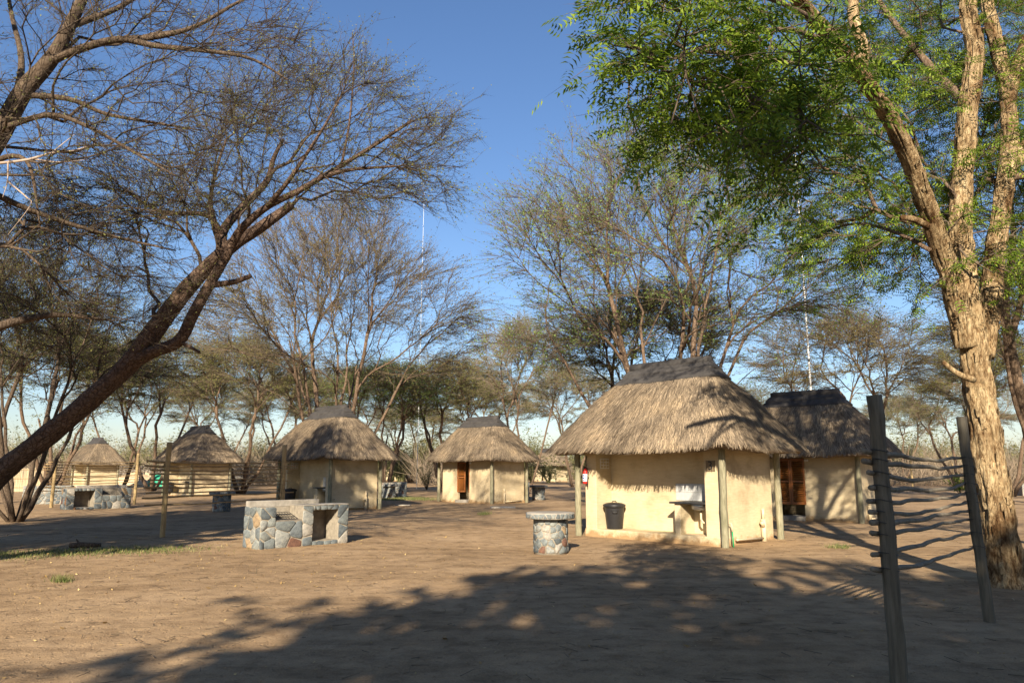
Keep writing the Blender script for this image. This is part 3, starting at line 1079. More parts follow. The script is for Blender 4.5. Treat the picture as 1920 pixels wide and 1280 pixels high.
GB, GT = 'stone barbecues', 'round stone tables'
tag(braai((-5.22, 16.45, 0), R(45), 20), 'nearest stone barbecue of blue grey and rusty stones in full sun', 'barbecue', GB)
tag(braai((-18.2, 32.2, 0), R(44), 40, mirror=True, length=2.5), 'stone barbecue with its wood store on the left, behind the far left fence', 'barbecue', GB)
tag(braai((-23.1, 37.2, 0), R(20), 60, plainfront=True, length=2.0), 'plain stone faced barbecue block at the left edge, by the leaning trunk', 'barbecue', GB)
tag(braai((-.2, 44.6, 0), R(45), 80, length=1.7), 'white lit barbecue end showing right of the middle hut', 'barbecue', GB)
tag(braai((-7.4, 46.3, 0), R(45), 90, plainfront=True, length=1.5), 'shaded stone barbecue behind the right corner of the dappled hut', 'barbecue', GB)
tag(braai((-26.5, 73, 0), R(45), 95, length=2.0, stone=False), 'distant pale barbecue right of the hut behind the stick fence', 'barbecue', GB)
tag(braai((32.6, 49, 0), R(70), 98, plainfront=True, length=1.8), 'stone block at the right edge behind the yellow barked tree', 'barbecue', GB)
tag(round_table((.78, 16.1, 0), 100), 'round stone table with a rust coloured stone, in front of hut 3', 'table', GT)
tag(round_table((-11.55, 31.4, 0), 110), 'round stone table behind the rails of the left stick fence', 'table', GT)
tag(round_table((1.45, 43.0, 0), 120), 'dark round stone table right of the middle hut', 'table', GT)
tag(round_table((-7.05, 45.2, 0), 130), 'dark round stone table right of the dappled hut', 'table', GT)
tag(round_table((-25.0, 71.0, 0), 140, False), 'small distant black looking round table right of the fenced hut', 'table', GT)


# ------------------------------------------------------------------ fences of poles and sticks
def stick(parent, A, B, r, seed, mat, over=(.25, .25), sag=.04, wob=.018):
    rg = np.random.default_rng(seed)
    A, B = np.array(A, dtype=float), np.array(B, dtype=float)
    d = B - A; ln = np.linalg.norm(d); d /= ln
    A2, B2 = A - d * over[0], B + d * over[1]
    n = 22
    ts = np.linspace(0, 1, n)
    ph = rg.random(4) * 6
    pts = []
    for t in ts:
        p = A2 + (B2 - A2) * t
        p[2] += -sag * math.sin(PI * t) + wob * (math.sin(t * 9 + ph[0]) * .5 + math.sin(t * 21 + ph[1]) * .3) + rg.normal(0, .003)
        side = np.array([-d[1], d[0], 0])
        p += side * wob * .6 * math.sin(t * 7 + ph[2])
        pts.append(p)
    rad = r * (1.15 - .4 * ts) * (1 + .08 * np.sin(ts * 40 + ph[3]))
    g = Geo()
    tube(g, pts, rad, 7)
    return link('rail', g.mesh('rail'), M[mat], parent, smooth=True)


def stick_fence(posts, rails, label, mats, seed, r=.022, over=.3, group='stick fences between the camp sites'):
    """posts: list of (x, y, top z, radius, lean); rails: (z at first post, z at second)"""
    root = empty('stick_fence', (0, 0, 0))
    for k, (x, y, h, pr, lean) in enumerate(posts):
        wood_post(root, x, y, -.2, h, pr, mats[0], seed + k, lean, k=16)
    for k in range(len(posts) - 1):
        a, b = posts[k], posts[k + 1]
        d = Vector((b[0] - a[0], b[1] - a[1], 0)).normalized()
        side = Vector((-d.y, d.x, 0))
        for i, (za, zb) in enumerate(rails):
            off = side * (a[3] + r * .8)
            A = (a[0] + a[4][0] * za + off.x, a[1] + a[4][1] * za + off.y, za)
            B = (b[0] + b[4][0] * zb + off.x, b[1] + b[4][1] * zb + off.y, zb)
            rg = np.random.default_rng(seed * 31 + i)
            for q, z_ in ((a, za), (b, zb)):          # wire ties round post and rail
                w_ = np.linspace(0, 2 * PI, 13)
                cx, cy = q[0] + q[4][0] * z_, q[1] + q[4][1] * z_
                tube_obj('wire_tie', M['dark'], root, [(cx + off.x * .35 + (q[3] + .012) * math.cos(t) + off.x * .25 * (math.cos(t) * side.x + math.sin(t) * side.y), cy + off.y * .35 + (q[3] + .012) * math.sin(t) + off.y * .25 * (math.cos(t) * side.x + math.sin(t) * side.y), z_ + .012 * math.sin(t * 2)) for t in w_], .003, 5)
            stick(root, A, B, r * rg.uniform(.85, 1.15), seed * 50 + i + k * 20, mats[1], (over * rg.uniform(.5, 1.1), over * rg.uniform(.1, 1)), sag=rg.uniform(.0, .06))
    return tag(root, label, 'fence', group)


P1 = ground(1690, 1290); P2 = ground(1858, 1165)
ya = [845, 862, 886, 911, 938, 960, 981, 1003, 1037, 1066]
yb = [858, 873, 888, 906, 924, 940, 957, 974, 998, 1024]
railsR = [(at(1668, a, P1.y).z, at(1822, b, P2.y).z) for a, b in zip(ya, yb)]
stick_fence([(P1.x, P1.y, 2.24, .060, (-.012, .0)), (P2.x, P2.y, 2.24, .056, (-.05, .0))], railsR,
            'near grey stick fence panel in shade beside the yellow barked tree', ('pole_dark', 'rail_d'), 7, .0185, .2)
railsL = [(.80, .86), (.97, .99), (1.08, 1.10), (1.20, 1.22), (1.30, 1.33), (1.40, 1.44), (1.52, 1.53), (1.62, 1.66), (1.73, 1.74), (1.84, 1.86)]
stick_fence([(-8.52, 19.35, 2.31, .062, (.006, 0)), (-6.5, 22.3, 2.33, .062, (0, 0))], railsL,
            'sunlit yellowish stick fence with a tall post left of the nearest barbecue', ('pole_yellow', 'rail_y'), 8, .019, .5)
stick_fence([(-19.9, 34.1, 2.05, .07, (.01, 0)), (-18.0, 37.6, 2.4, .07, (.01, 0))], [(z, z + .02) for z in (.72, .88, 1.02, 1.15, 1.27, 1.38, 1.5, 1.62, 1.74, 1.86, 1.95)],
            'far left stick fence standing behind the wood store barbecue', ('pole_yellow', 'rail_y'), 9, .02, .5)


# ------------------------------------------------------------------ bins, extinguisher
def bin_thing(loc, label, lid=True, tilt=0.0):
    root = empty('rubbish_bin', loc, R(20))
    g = Geo()
    lathe(g, [(.185, 0), (.195, .02), (.245, .50), (.25, .53), (.275, .535), (.275, .56), (.245, .565), (.238, .55)], 36)
    link('bin_body', g.mesh('bin_body'), M['black'], root, smooth=True)
    if lid:
        g = Geo()
        lathe(g, [(.285, .555), (.29, .575), (.28, .60), (.20, .635), (.10, .65), (.01, .652)], 36)
        l_ = link('lid', g.mesh('lid'), M['black'], root, smooth=True)
        tube_obj('lid_handle', M['black'], l_, [(-.06, 0, .648), (-.045, 0, .68), (.045, 0, .68), (.06, 0, .648)], .012, 8)
    for a in (R(-115), R(65)):
        c, s = math.cos(a), math.sin(a)
        tube_obj('handle', M['black'], root, [((.243) * c - .07 * -s, (.243) * s - .07 * c, .46), ((.285) * c - .05 * -s, (.285) * s - .05 * c, .41),
                                                ((.285) * c + .05 * -s, (.285) * s + .05 * c, .41), ((.243) * c + .07 * -s, (.243) * s + .07 * c, .46)], .011, 8)
    return tag(root, label, 'bin', 'black plastic rubbish bins')


def in_hut(hut_loc, rz, p):
    v = Matrix.Rotation(rz, 3, 'Z') @ Vector(p)
    return (v.x + hut_loc[0], v.y + hut_loc[1], v.z)


bin_thing(in_hut(MAIN_LOC, R(-46), (-KIT['L'] / 2 + .16 + .36 + .33, -KIT['W'] / 2 + .10 + .30, .172)), 'black plastic bin with lid in the open front of hut 3')
LL = hut_at((-7.35, 31.8), HR, KIT)
bin_thing(in_hut(LL, HR, (-KIT['L'] / 2 + .95, -KIT['W'] / 2 + .05, .172)), 'black bin standing in the front of the dappled hut behind the barbecue')
L2 = hut_at((-19.4, 47.5), HR, KIT)
bin_thing(in_hut(L2, HR, (-KIT['L'] / 2 + .95, -KIT['W'] / 2 + .05, .172)), 'black bin seen through the rails at the fenced hut')


def extinguisher(loc, rz):
    root = empty('fire_extinguisher', loc, rz)
    g = Geo(); lathe(g, [(.062, 0), (.07, .012), (.07, .30), (.06, .345), (.03, .375), (.022, .39)], 24)
    link('cylinder', g.mesh('cylinder'), M['red'], root, smooth=True)
    g = Geo(); lathe(g, [(.0715, .06), (.0722, .062), (.0722, .245), (.0715, .247)], 24, cap=False)
    lab = link('paper_label', g.mesh('paper_label'), M['white'], root, smooth=True)
    for z0, z1, w in ((.19, .225, .8), (.13, .165, .9), (.085, .105, .6)):
        a = np.linspace(-PI / 2 - w * .5, -PI / 2 + w * .5, 7)
        V = np.concatenate([np.stack([.0732 * np.cos(a), .0732 * np.sin(a), np.full(7, z)], 1) for z in (z0, z1)])
        j = np.arange(6)
        link('label_print', np_mesh('label_print', V, [np.stack([j, j + 1, j + 8, j + 7], 1)]), M['blue'], lab)
    boxes('valve', M['dark'], root, [(-.02, .02, -.05, .035, .385, .425)], .006, 2)
    boxes('lever', M['dark'], root, [(-.012, .012, -.11, .01, .43, .444)], .004)
    tube_obj('discharge_hose', M['black'], root, [(.02, 0, .405), (.09, -.01, .38), (.10, -.02, .22), (.085, -.02, .05), (.08, -.02, -.08)], .013, 8)
    boxes('bracket', M['dark'], root, [(-.05, .05, .06, .085, .12, .17)], .003)
    return tag(root, 'red fire extinguisher with white label hung on the pillar of hut 3', 'extinguisher')


extinguisher(in_hut(MAIN_LOC, R(-46), (-KIT['L'] / 2 + .16 + .08, -KIT['W'] / 2 + .10 - .085, 1.28)), R(-46))


# ------------------------------------------------------------------ masts and small things
def mast(x, y, h, lean, label, r):
    root = empty('radio_mast', (x, y, 0))
    g = Geo()
    tube(g, [(lean * h * t, 0, -.2 + (h + .2) * t) for t in np.linspace(0, 1, 10)], np.linspace(r, r * .45, 10), 10)
    link('pole', g.mesh('pole'), M['mast'], root, smooth=True)
    for t in (.18, .36, .54, .72, .88):
        g = Geo(); tube(g, [(lean * h * t, 0, h * t - .08), (lean * h * t, 0, h * t + .08)], r * (1.25 - .55 * t), 10)
        link('sleeve', g.mesh('sleeve'), M['steel'], root)
    return tag(root, label, 'mast', 'thin white masts')


mast(-8.0, 66, 26, .006, 'thin white mast rising through the trees left of the middle hut', .024)
mast(17.85, 46, 22.5, -.003, 'tall thin white mast rising behind the dark shaded hut', .07)

g = Geo()
for k in range(1):
    n = 34
    a = np.linspace(0, 2 * PI, 40, endpoint=False)
    rows = []
    rg = np.random.default_rng(3)
    prof = [(1, 0), (.85, .28), (.62, .62), (.36, .9), (.12, 1.02), (.01, 1.05)]
    for rr, zz in prof:
        rows.append(np.stack([rr * 3.0 * np.cos(a) * (1 + .12 * np.sin(a * 3 + rr * 5)), rr * 2.0 * np.sin(a) * (1 + .1 * np.sin(a * 4)), zz * 1.25 * (1 + .1 * np.sin(a * 5 + rr * 3)) * (zz > 0) - .05 * (zz == 0)], 1) + rg.normal(0, .04, (40, 3)))
    j = np.arange(40)
    g.add(np.concatenate(rows), np.concatenate([np.stack([k2 * 40 + j, k2 * 40 + (j + 1) % 40, (k2 + 1) * 40 + (j + 1) % 40, (k2 + 1) * 40 + j], 1) for k2 in range(len(prof) - 1)]))
o = link('sand_heap', g.mesh('sand_heap'), noisy_mat('pale_sand', [(.3, (.40, .29, .18)), (.7, (.58, .45, .29))], 4, bstr=.6, bdist=.08), None, (-37.5, 79, 0), smooth=True)
tag(o, 'pale heap of building sand beyond the far left fence', 'sand heap')


def tarp(loc, seed, label):
    rg = np.random.default_rng(seed)
    a = np.linspace(0, 2 * PI, 28, endpoint=False)
    rows = []
    for rr, zz in ((1, -.05), (.98, .45), (.86, .8), (.5, .98), (.02, 1.0)):
        rows.append(np.stack([rr * 1.15 * np.cos(a), rr * .8 * np.sin(a), zz * 1.1 + 0 * a], 1) + rg.normal(0, .05, (28, 3)) * (zz > 0))
    j = np.arange(28)
    g = Geo()
    g.add(np.concatenate(rows), np.concatenate([np.stack([k * 28 + j, k * 28 + (j + 1) % 28, (k + 1) * 28 + (j + 1) % 28, (k + 1) * 28 + j], 1) for k in range(4)]))
    tag(link('green_tarpaulin', g.mesh('green_tarpaulin'), M['tarp'], None, loc), label, 'tarpaulin', 'green tarpaulin covers')


tarp((-34.0, 76, 0), 1, 'green tarpaulin heap left of the fence post, nearer the sand heap')
tarp((-31.6, 76.5, 0), 2, 'green tarpaulin heap right beside the fence post')


def rough_wall(p0, p1, h, label, seed):
    """dark dry-stone wall of piled rocks"""
    rg = np.random.default_rng(seed)
    p0, p1 = np.array(p0), np.array(p1)
    L_ = np.linalg.norm(p1 - p0)
    root = empty('dry_stone_wall', (p0[0], p0[1], 0), math.atan2(p1[1] - p0[1], p1[0] - p0[0]))
    boxes('wall_core', M['soot'], root, [(0, L_, -.22, .22, -.1, h * .9)], .03)
    z = 0
    row = 0
    base = None
    while z < h:
        hh = rg.uniform(.2, .32)
        x = rg.uniform(-.2, 0)
        while x < L_:
            w = rg.uniform(.28, .6)
            bm = bmesh.new()
            bmesh.ops.create_icosphere(bm, subdivisions=1, radius=.5)
            for v in bm.verts:
                v.co = Vector((v.co.x * w, v.co.y * .55, v.co.z * hh * 1.15)) * rg.uniform(.88, 1.08)
            link('rock', bm_mesh(bm, 'rock'), M['rock'], root, (x + w / 2, -.12 + rg.uniform(-.06, .06), z + hh / 2))
            x += w * .95
        z += hh * .92
    return tag(root, label, 'wall')


M['rock'] = noisy_mat('dark_rock', [(.3, (.045, .038, .032)), (.7, (.15, .125, .10))], 3, bstr=.5, bdist=.05)
rough_wall((-45.5, 86), (-36.3, 86), 1.75, 'dark dry stone wall behind the sand heap, between two far huts', 4)


def reed_screen(x0, x1, y, h, label):
    rg = np.random.default_rng(9)
    root = empty('reed_screen', (x0, y, 0))
    g = Geo()
    n = int((x1 - x0) / .035)
    xs = np.arange(n) * .035
    P0 = np.stack([xs, rg.normal(0, .01, n), np.full(n, -.05)], 1)
    P1_ = P0 + np.stack([rg.normal(0, .01, n), rg.normal(0, .01, n), h + rg.normal(0, .04, n)], 1)
    prisms(g, P0, P1_, np.full(n, .017), np.full(n, .012), 5)
    tag(link('reed', g.mesh('reed'), M['pvc'], root), kind='stuff')
    for z in (.3, .95, 1.6):
        tube_obj('tie_rail', M['rail_y'], root, [(0, -.03, z), ((x1 - x0), -.03, z)], .02, 6)
    return tag(root, label, 'screen')


reed_screen(-37.4, -34.9, 58.5, 1.75, 'pale upright reed screen behind the far left fence')

tag(boxes('drain_cover', M['concrete'], None, [(-.55, .55, -.28, .28, -.05, .055)], .02, 2), 'flat concrete drain cover on the sand before the middle hut', 'drain cover')
bpy.data.objects['drain_cover'].location = (-.4, 34.2, 0)
tag(boxes('concrete_slab', M['concrete'], None, [(-.35, .35, -.2, .2, -.05, .045)], .02, 2), 'small flat slab beside the right corner of the dappled hut', 'slab')
bpy.data.objects['concrete_slab'].location = (-5.0, 36.2, 0)


# ------------------------------------------------------------------ trees
def grow(skel, targets, rg, bf=.35, step=.4, min_path=0.0, jit=.05, rt=.007, ex=.46, ang_pen=.7, curve=.4):
    """skel: list of (points Nx3, radii N).  Returns nodes, parents, radii, chains"""
    cap_n = 60000
    P = np.zeros((cap_n, 3)); D = np.zeros((cap_n, 3)); L = np.zeros(cap_n)
    par = np.full(cap_n, -1); Rf = np.zeros(cap_n); ok = np.zeros(cap_n, bool)
    n = 0
    chains = []
    for si, (pts, rad) in enumerate(skel):
        pts = np.asarray(pts, dtype=float); rad = np.asarray(rad, dtype=float)
        ids = []
        if si > 0:
            k0 = int(np.argmin(np.linalg.norm(P[:n] - pts[0], axis=1)))
            prev = k0
        else:
            prev = -1
        for i, p in enumerate(pts):
            P[n] = p
            t = pts[min(i + 1, len(pts) - 1)] - pts[max(i - 1, 0)]
            D[n] = t / max(np.linalg.norm(t), 1e-9)
            par[n] = prev
            L[n] = (L[prev] + np.linalg.norm(p - P[prev])) if prev >= 0 else 0
            Rf[n] = rad[i]
            ok[n] = L[n] >= min_path
            ids.append(n); prev = n; n += 1
        chains.append(('skel', ids))
    nsk = n
    for t in targets:
        d = t - P[:n]
        dist = np.linalg.norm(d, axis=1)
        ca = (d * D[:n]).sum(1) / np.maximum(dist, 1e-6)
        cost = dist * (1 + ang_pen * (1 - ca)) + bf * L[:n]
        cost[~ok[:n]] = 1e9
        k = int(np.argmin(cost))
        ds = dist[k]
        if ds < .12: continue
        m = max(1, int(math.ceil(ds / step)))
        if n + m >= cap_n: break
        c = P[k] + D[k] * ds * curve
        tt = (np.arange(1, m + 1) / m)[:, None]
        Q = P[k] * (1 - tt) ** 2 + 2 * c * tt * (1 - tt) + t * tt ** 2
        if m > 1:
            Q[:-1] += rg.normal(0, jit * min(1, ds), (m - 1, 3))
        prev = k
        ids = [k]
        for i in range(m):
            P[n] = Q[i]
            v = Q[i] - P[prev]
            ln = np.linalg.norm(v)
            D[n] = v / max(ln, 1e-9)
            L[n] = L[prev] + ln
            par[n] = prev; ok[n] = True
            ids.append(n); prev = n; n += 1
        chains.append(('grow', ids))
    cnt = np.zeros(n)
    haschild = np.zeros(n, bool)
    haschild[par[:n][par[:n] >= 0]] = True
    cnt[~haschild] = 1
    for i in range(n - 1, 0, -1):
        if par[i] >= 0: cnt[par[i]] += cnt[i]
    rad = rt * np.maximum(cnt, 1) ** ex
    rad[:nsk] = np.maximum(Rf[:nsk], np.minimum(rad[:nsk], Rf[:nsk] * 1.3 + .01))
    for i in range(nsk, n):
        rad[i] = min(rad[i], rad[par[i]] * .92)
    return P[:n], D[:n], par[:n], rad, chains, nsk, L[:n]


def tree_meshes(T, rg, skel_sides=14, disp=None, tw=dict(), leaf=dict(), origin=(0, 0, 0), skel_geo=True):
    P, D, par, rad, chains, nsk, L = T
    o = np.asarray(origin, dtype=float)
    P = P - o
    gw, gt, gl = Geo(), Geo(), Geo()
    thin0, thin1 = [], []
    for kind, ids in chains:
        if kind == 'skel':
            if skel_geo and len(ids) > 1:
                tube(gw, P[ids], rad[ids], skel_sides)
            continue
        rr = rad[ids].copy()
        rr[0] = min(rr[0], rr[1] * 1.3)
        if rr.max() > .022 and len(ids) > 1:
            tube(gw, P[ids], rr, 8 if rr.max() > .06 else 6)
        else:
            thin0.append((ids[:-1], ids[1:], rr[:-1], rr[1:]))
    if thin0:
        a = np.concatenate([t[0] for t in thin0]); b = np.concatenate([t[1] for t in thin0])
        ra = np.concatenate([t[2] for t in thin0]); rb = np.concatenate([t[3] for t in thin0])
        prisms(gt, P[a], P[b], ra, rb, 4)
    # twigs
    thr = tw.get('thr', .02)
    idx = np.arange(nsk, len(P))[rad[nsk:] < thr]
    per = tw.get('per', 3)
    rep = np.repeat(idx, rg.poisson(per, len(idx)))
    n = len(rep)
    cen = np.asarray(tw.get('center', P[idx].mean(0)))
    out = P[rep] - cen; out /= np.maximum(np.linalg.norm(out, axis=1, keepdims=True), 1e-6)
    d = D[rep] * tw.get('fwd', .6) + out * tw.get('out', .4) + rg.normal(0, 1, (n, 3)) * tw.get('rand', .55) + np.array([0, 0, tw.get('up', .1)])
    d[:, 2] *= tw.get('flat', .8)
    d /= np.maximum(np.linalg.norm(d, axis=1, keepdims=True), 1e-6)
    ln = rg.uniform(*tw.get('len', (.3, .9)), n)
    back = rg.random(n)[:, None] * np.linalg.norm(P[rep] - P[np.maximum(par[rep], 0)], axis=1)[:, None]
    p0 = P[rep] - D[rep] * back
    bend = rg.normal(0, .3, (n, 3)); bend[:, 2] += tw.get('curl', 0)
    p1 = p0 + d * (ln * .5)[:, None]
    d2 = d + bend * .6; d2 /= np.linalg.norm(d2, axis=1, keepdims=True)
    p2 = p1 + d2 * (ln * .5)[:, None]
    r0 = tw.get('r', .006)
    prisms(gt, p0, p1, np.full(n, r0), np.full(n, r0 * .7), 3)
    spikes(gt, p1, p2, np.full(n, r0 * .7), 3)
    # second order
    n2 = tw.get('sub', 3)
    r_ = np.repeat(np.arange(n), n2)
    t = rg.uniform(.15, 1, len(r_))[:, None]
    q0 = np.where(t < .5, p0[r_] + (p1 - p0)[r_] * t * 2, p1[r_] + (p2 - p1)[r_] * (t * 2 - 1))
    dd = d[r_] * (.6 if tw.get('srand', .7) > .6 else 1.0) + rg.normal(0, tw.get('srand', .7), (len(r_), 3)); dd[:, 2] *= tw.get('flat', .8); dd[:, 2] += tw.get('up', .1)
    dd /= np.linalg.norm(dd, axis=1, keepdims=True)
    l2 = rg.uniform(.25, .6, len(r_)) * ln[r_]
    q1 = q0 + dd * l2[:, None]
    spikes(gt, q0, q1, np.full(len(r_), r0 * .7), 3)
    # leaves
    ml = leaf.get('n', 2)
    if ml > 0:
        if leaf.get('kind', 'quad') == 'quad':
            base0 = np.concatenate([p1, q0]); base1 = np.concatenate([p2, q1])
            r3 = np.repeat(np.arange(len(base0)), rg.poisson(ml, len(base0)))
            t = rg.uniform(.1, 1.05, len(r3))[:, None]
            c = base0[r3] + (base1 - base0)[r3] * t + rg.normal(0, .02, (len(r3), 3))
            if 'keep' in leaf:
                k = leaf['keep'](c + o, rg); c = c[k]
            s = rg.uniform(*leaf.get('size', (.03, .06)), len(c))[:, None]
            a = rg.normal(0, 1, (len(c), 3)); a /= np.linalg.norm(a, axis=1, keepdims=True)
            b = np.cross(a, rg.normal(0, 1, (len(c), 3))); b /= np.maximum(np.linalg.norm(b, axis=1, keepdims=True), 1e-6)
            V = np.stack([c - a * s, c - b * s * .45, c + a * s, c + b * s * .45], 1)
            k = np.arange(len(c)) * 4
            gl.add(V.reshape(-1, 3), np.stack([k, k + 1, k + 2, k + 3], 1))
        else:
            compound(gl, p0, p1, p2, q0, q1, rg, leaf)
    out = [gw.mesh('trunk') if gw.n else None, gt.mesh('crown'), gl.mesh('foliage') if gl.n else None]
    if out[0]: out[0].polygons.foreach_set('use_smooth', [True] * len(out[0].polygons))
    return out


def compound(gl, p0, p1, p2, q0, q1, rg, leaf):
    """feathery twice-divided leaves: a rachis with paired drooping pinnae"""
    base0 = np.concatenate([p0, p1, q0]); base1 = np.concatenate([p1, p2, q1])
    r3 = np.repeat(np.arange(len(base0)), rg.poisson(leaf['n'], len(base0)))
    t = rg.uniform(.15, 1.0, len(r3))[:, None]
    c = base0[r3] + (base1 - base0)[r3] * t
    if 'keep' in leaf:
        k = leaf['keep'](c, rg); c = c[k]; r3 = r3[k]
    n = len(c)
    bd = (base1 - base0)[r3]; bd /= np.maximum(np.linalg.norm(bd, axis=1, keepdims=True), 1e-6)
    x = bd * .7 + rg.normal(0, .6, (n, 3)); x[:, 2] = x[:, 2] * .5 - .12
    x /= np.linalg.norm(x, axis=1, keepdims=True)
    up = np.array([[0, -.35, .9]]) + rg.normal(0, .45, (n, 3))
    y = np.cross(up, x); y /= np.maximum(np.linalg.norm(y, axis=1, keepdims=True), 1e-6)
    z = np.cross(x, y)
    s = rg.uniform(*leaf['size'], n) * np.where(c[:, 1] + 11.4 < 8.2, 0.95, 1.0)
    tv = []
    npair = leaf.get('pairs', 5)
    for i in range(npair):
        f = (i + .6) / npair
        L_ = .42 * (1 - .45 * abs(f - .45))
        w = .42 / npair
        for sg in (-1, 1):
            cx, cz = f, -.18 * f * f
            tv += [(cx, 0, cz), (cx + w * .6 + .02, sg * L_ * .5, cz - .03), (cx + .16, sg * L_, cz - .13), (cx - w * .35, sg * L_ * .55, cz - .04)]
    tv = np.array(tv)
    V = c[:, None, :] + s[:, None, None] * (tv[None, :, 0:1] * x[:, None, :] + tv[None, :, 1:2] * y[:, None, :] + tv[None, :, 2:3] * z[:, None, :])
    m = len(tv)
    k = np.arange(m // 4) * 4
    f = np.stack([k, k + 1, k + 2, k + 3], 1)
    gl.add(V.reshape(-1, 3), ((np.arange(n) * m)[:, None, None] + f[None]).reshape(-1, 4))


def tree_thing(name, meshes, mats, loc, label, rz=0.0, scale=1.0, group='thorn trees of the camp'):
    root = empty(name, loc, rz, scale)
    tag(root, label, 'tree', group)
    tr = link('trunk', meshes[0], mats[0], root)
    cr = link('crown', meshes[1], mats[1], root)
    if meshes[2]:
        f = link('foliage', meshes[2], mats[2], cr); tag(f, kind='stuff')
    return root


def clump_targets(rg, ncl, per, sampler, spread):
    C = np.array([sampler(rg) for _ in range(ncl)])
    T = C[:, None, :] + rg.normal(0, 1, (ncl, per, 3)) * np.asarray(spread)
    T = np.concatenate([C, T.reshape(-1, 3)])
    return T


def ordered(T, base, rg, jit=.15):
    d = np.linalg.norm(T - base, axis=1)
    return T[np.argsort(d * (1 + rg.normal(0, jit, len(d))))]


def stems(rg, n, h, lean, r0, bow=.25, wob=.05):
    sk = []
    a0 = rg.random() * 6
    for i in range(n):
        a = a0 + i * 2 * PI / n + rg.normal(0, .25)
        le = lean * rg.uniform(.55, 1.15) if n > 1 else lean * .4
        hh = h * rg.uniform(.8, 1.1)
        pts = []
        for t in np.linspace(0, 1, 9):
            rr = hh * math.tan(le) * (t ** (1 - bow * .5)) * 1.0
            pts.append((math.cos(a) * (.06 + rr) + rg.normal(0, wob) * (t > 0), math.sin(a) * (.06 + rr) + rg.normal(0, wob) * (t > 0), -.2 + (hh + .2) * t))
        ra = r0 * rg.uniform(.75, 1.05)
        sk.append((np.array(pts), np.linspace(ra, ra * .42, 9)))
    return sk


# --- big vase shaped thorn tree (prototype, origin at base)
def fan_sampler(c, Rh, Rv, el0, core=.5, power=.6, flat=0.0):
    c = np.array(c, dtype=float)

    def samp(r):
        a = r.random() * 2 * PI
        el = el0 + (PI / 2 - el0) * r.random() ** 1.25
        u = core + (1 - core) * r.random() ** power
        lump = 1 + .12 * math.sin(a * 3 + el * 4) + .08 * math.sin(a * 7 + 1)
        z = math.sin(el) * Rv * u
        if flat: z = Rv * (1 - math.exp(-z / Rv * flat)) / (1 - math.exp(-flat))
        return c + np.array([math.cos(a) * math.cos(el) * Rh * u * lump, math.sin(a) * math.cos(el) * Rh * u * lump, z])
    return samp


def proto_vase(seed):
    rg = np.random.default_rng(seed)
    sk = stems(rg, 4, 7.6, R(13), .11, wob=.04) + stems(rg, 5, 6.6, R(27), .095, wob=.04)
    T = clump_targets(rg, 210, 6, fan_sampler((0, 0, 4.2), 6.4, 9.4, R(16), .45, .55), (.55, .55, .4))
    T = ordered(T, np.array([0, 0, 2.0]), rg)
    return grow(sk, T, rg, bf=.5, step=.6, min_path=2.4, jit=.04, rt=.0068, ang_pen=1.3, curve=.5), rg


TV, rgv = proto_vase(21)
VASE = tree_meshes(TV, rgv, 10, tw=dict(per=2.9, len=(.45, 1.25), r=.0062, sub=3, fwd=.9, out=.7, rand=.36, srand=.42, up=.05, flat=.9, thr=.03), leaf=dict(n=1.35, size=(.022, .044)))


# --- flat umbrella thorn tree
def proto_umbrella(seed, nst=3, Rr=4.9, H=10.4, lean=22):
    rg = np.random.default_rng(seed)
    sk = stems(rg, nst, 5.2, R(lean), .13, wob=.06)
    T = clump_targets(rg, 130, 6, fan_sampler((0, 0, 4.4), Rr, H - 4.4, R(14), .45, .5, 1.6), (.55, .55, .2))
    T = ordered(T, np.array([0, 0, 1.5]), rg)
    return grow(sk, T, rg, bf=.45, step=.55, min_path=2.0, jit=.05, rt=.008, ang_pen=1.1, curve=.5), rg


TU, rgu = proto_umbrella(31)
UMB = tree_meshes(TU, rgu, 9, tw=dict(per=3.6, len=(.4, 1.15), r=.0078, sub=3, fwd=.8, out=.8, rand=.35, srand=.4, up=.0, flat=.55, thr=.03), leaf=dict(n=1.7, size=(.024, .05)))
TU2, rgu2 = proto_umbrella(47, 5, 4.4, 9.6, 26)
UMB2 = tree_meshes(TU2, rgu2, 9, tw=dict(per=3.8, len=(.4, 1.05), r=.0078, sub=3, fwd=.8, out=.7, rand=.4, srand=.45, up=.05, flat=.6, thr=.03), leaf=dict(n=2.1, size=(.024, .05)))

BR = ('bark_brown', 'twig', 'leaf_brown')
OL = ('bark_brown', 'twig', 'leaf_olive')
GR = ('bark_brown', 'twig', 'leaf_green')
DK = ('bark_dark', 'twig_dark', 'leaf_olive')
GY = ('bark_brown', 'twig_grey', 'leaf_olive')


def put(meshes, px, Y, mats, label, rz, scale=1.0, name='thorn_tree'):
    x = at(px, 879, Y).x
    tree_thing(name, meshes, [M[m] for m in mats], (x, Y, 0), label, rz, scale)


put(VASE, 1252, 27.5, GR, 'large vase shaped thorn tree with fresh green leaves directly behind hut 3', R(20), (1.2, 1.2, 1.06))
put(VASE, 618, 39.0, BR, 'large brown many stemmed thorn tree behind the dappled hut', R(150), (1.3, 1.3, 1.12))
put(UMB2, 1225, 37, DK, 'dense dark thorn tree with low crown behind the tree at hut 3', R(80), (1.12, 1.12, 1.05))
put(UMB, 1590, 45, BR, 'flat topped thorn tree with bare twigs behind the dark shaded hut', R(10), (1.1, 1.1, 1.02))
put(UMB, 985, 50, GY, 'slender pale thorn tree standing above the gap right of the middle hut', R(200), (.72, .72, 1.05))
put(UMB2, 835, 58, OL, 'olive thorn tree behind the middle hut beside the white mast', R(140), (1.15, 1.15, 1.0))
put(UMB2, 720, 54, GR, 'bright green thorn tree half hidden behind the dappled hut', R(290), (1.0, 1.0, .92))
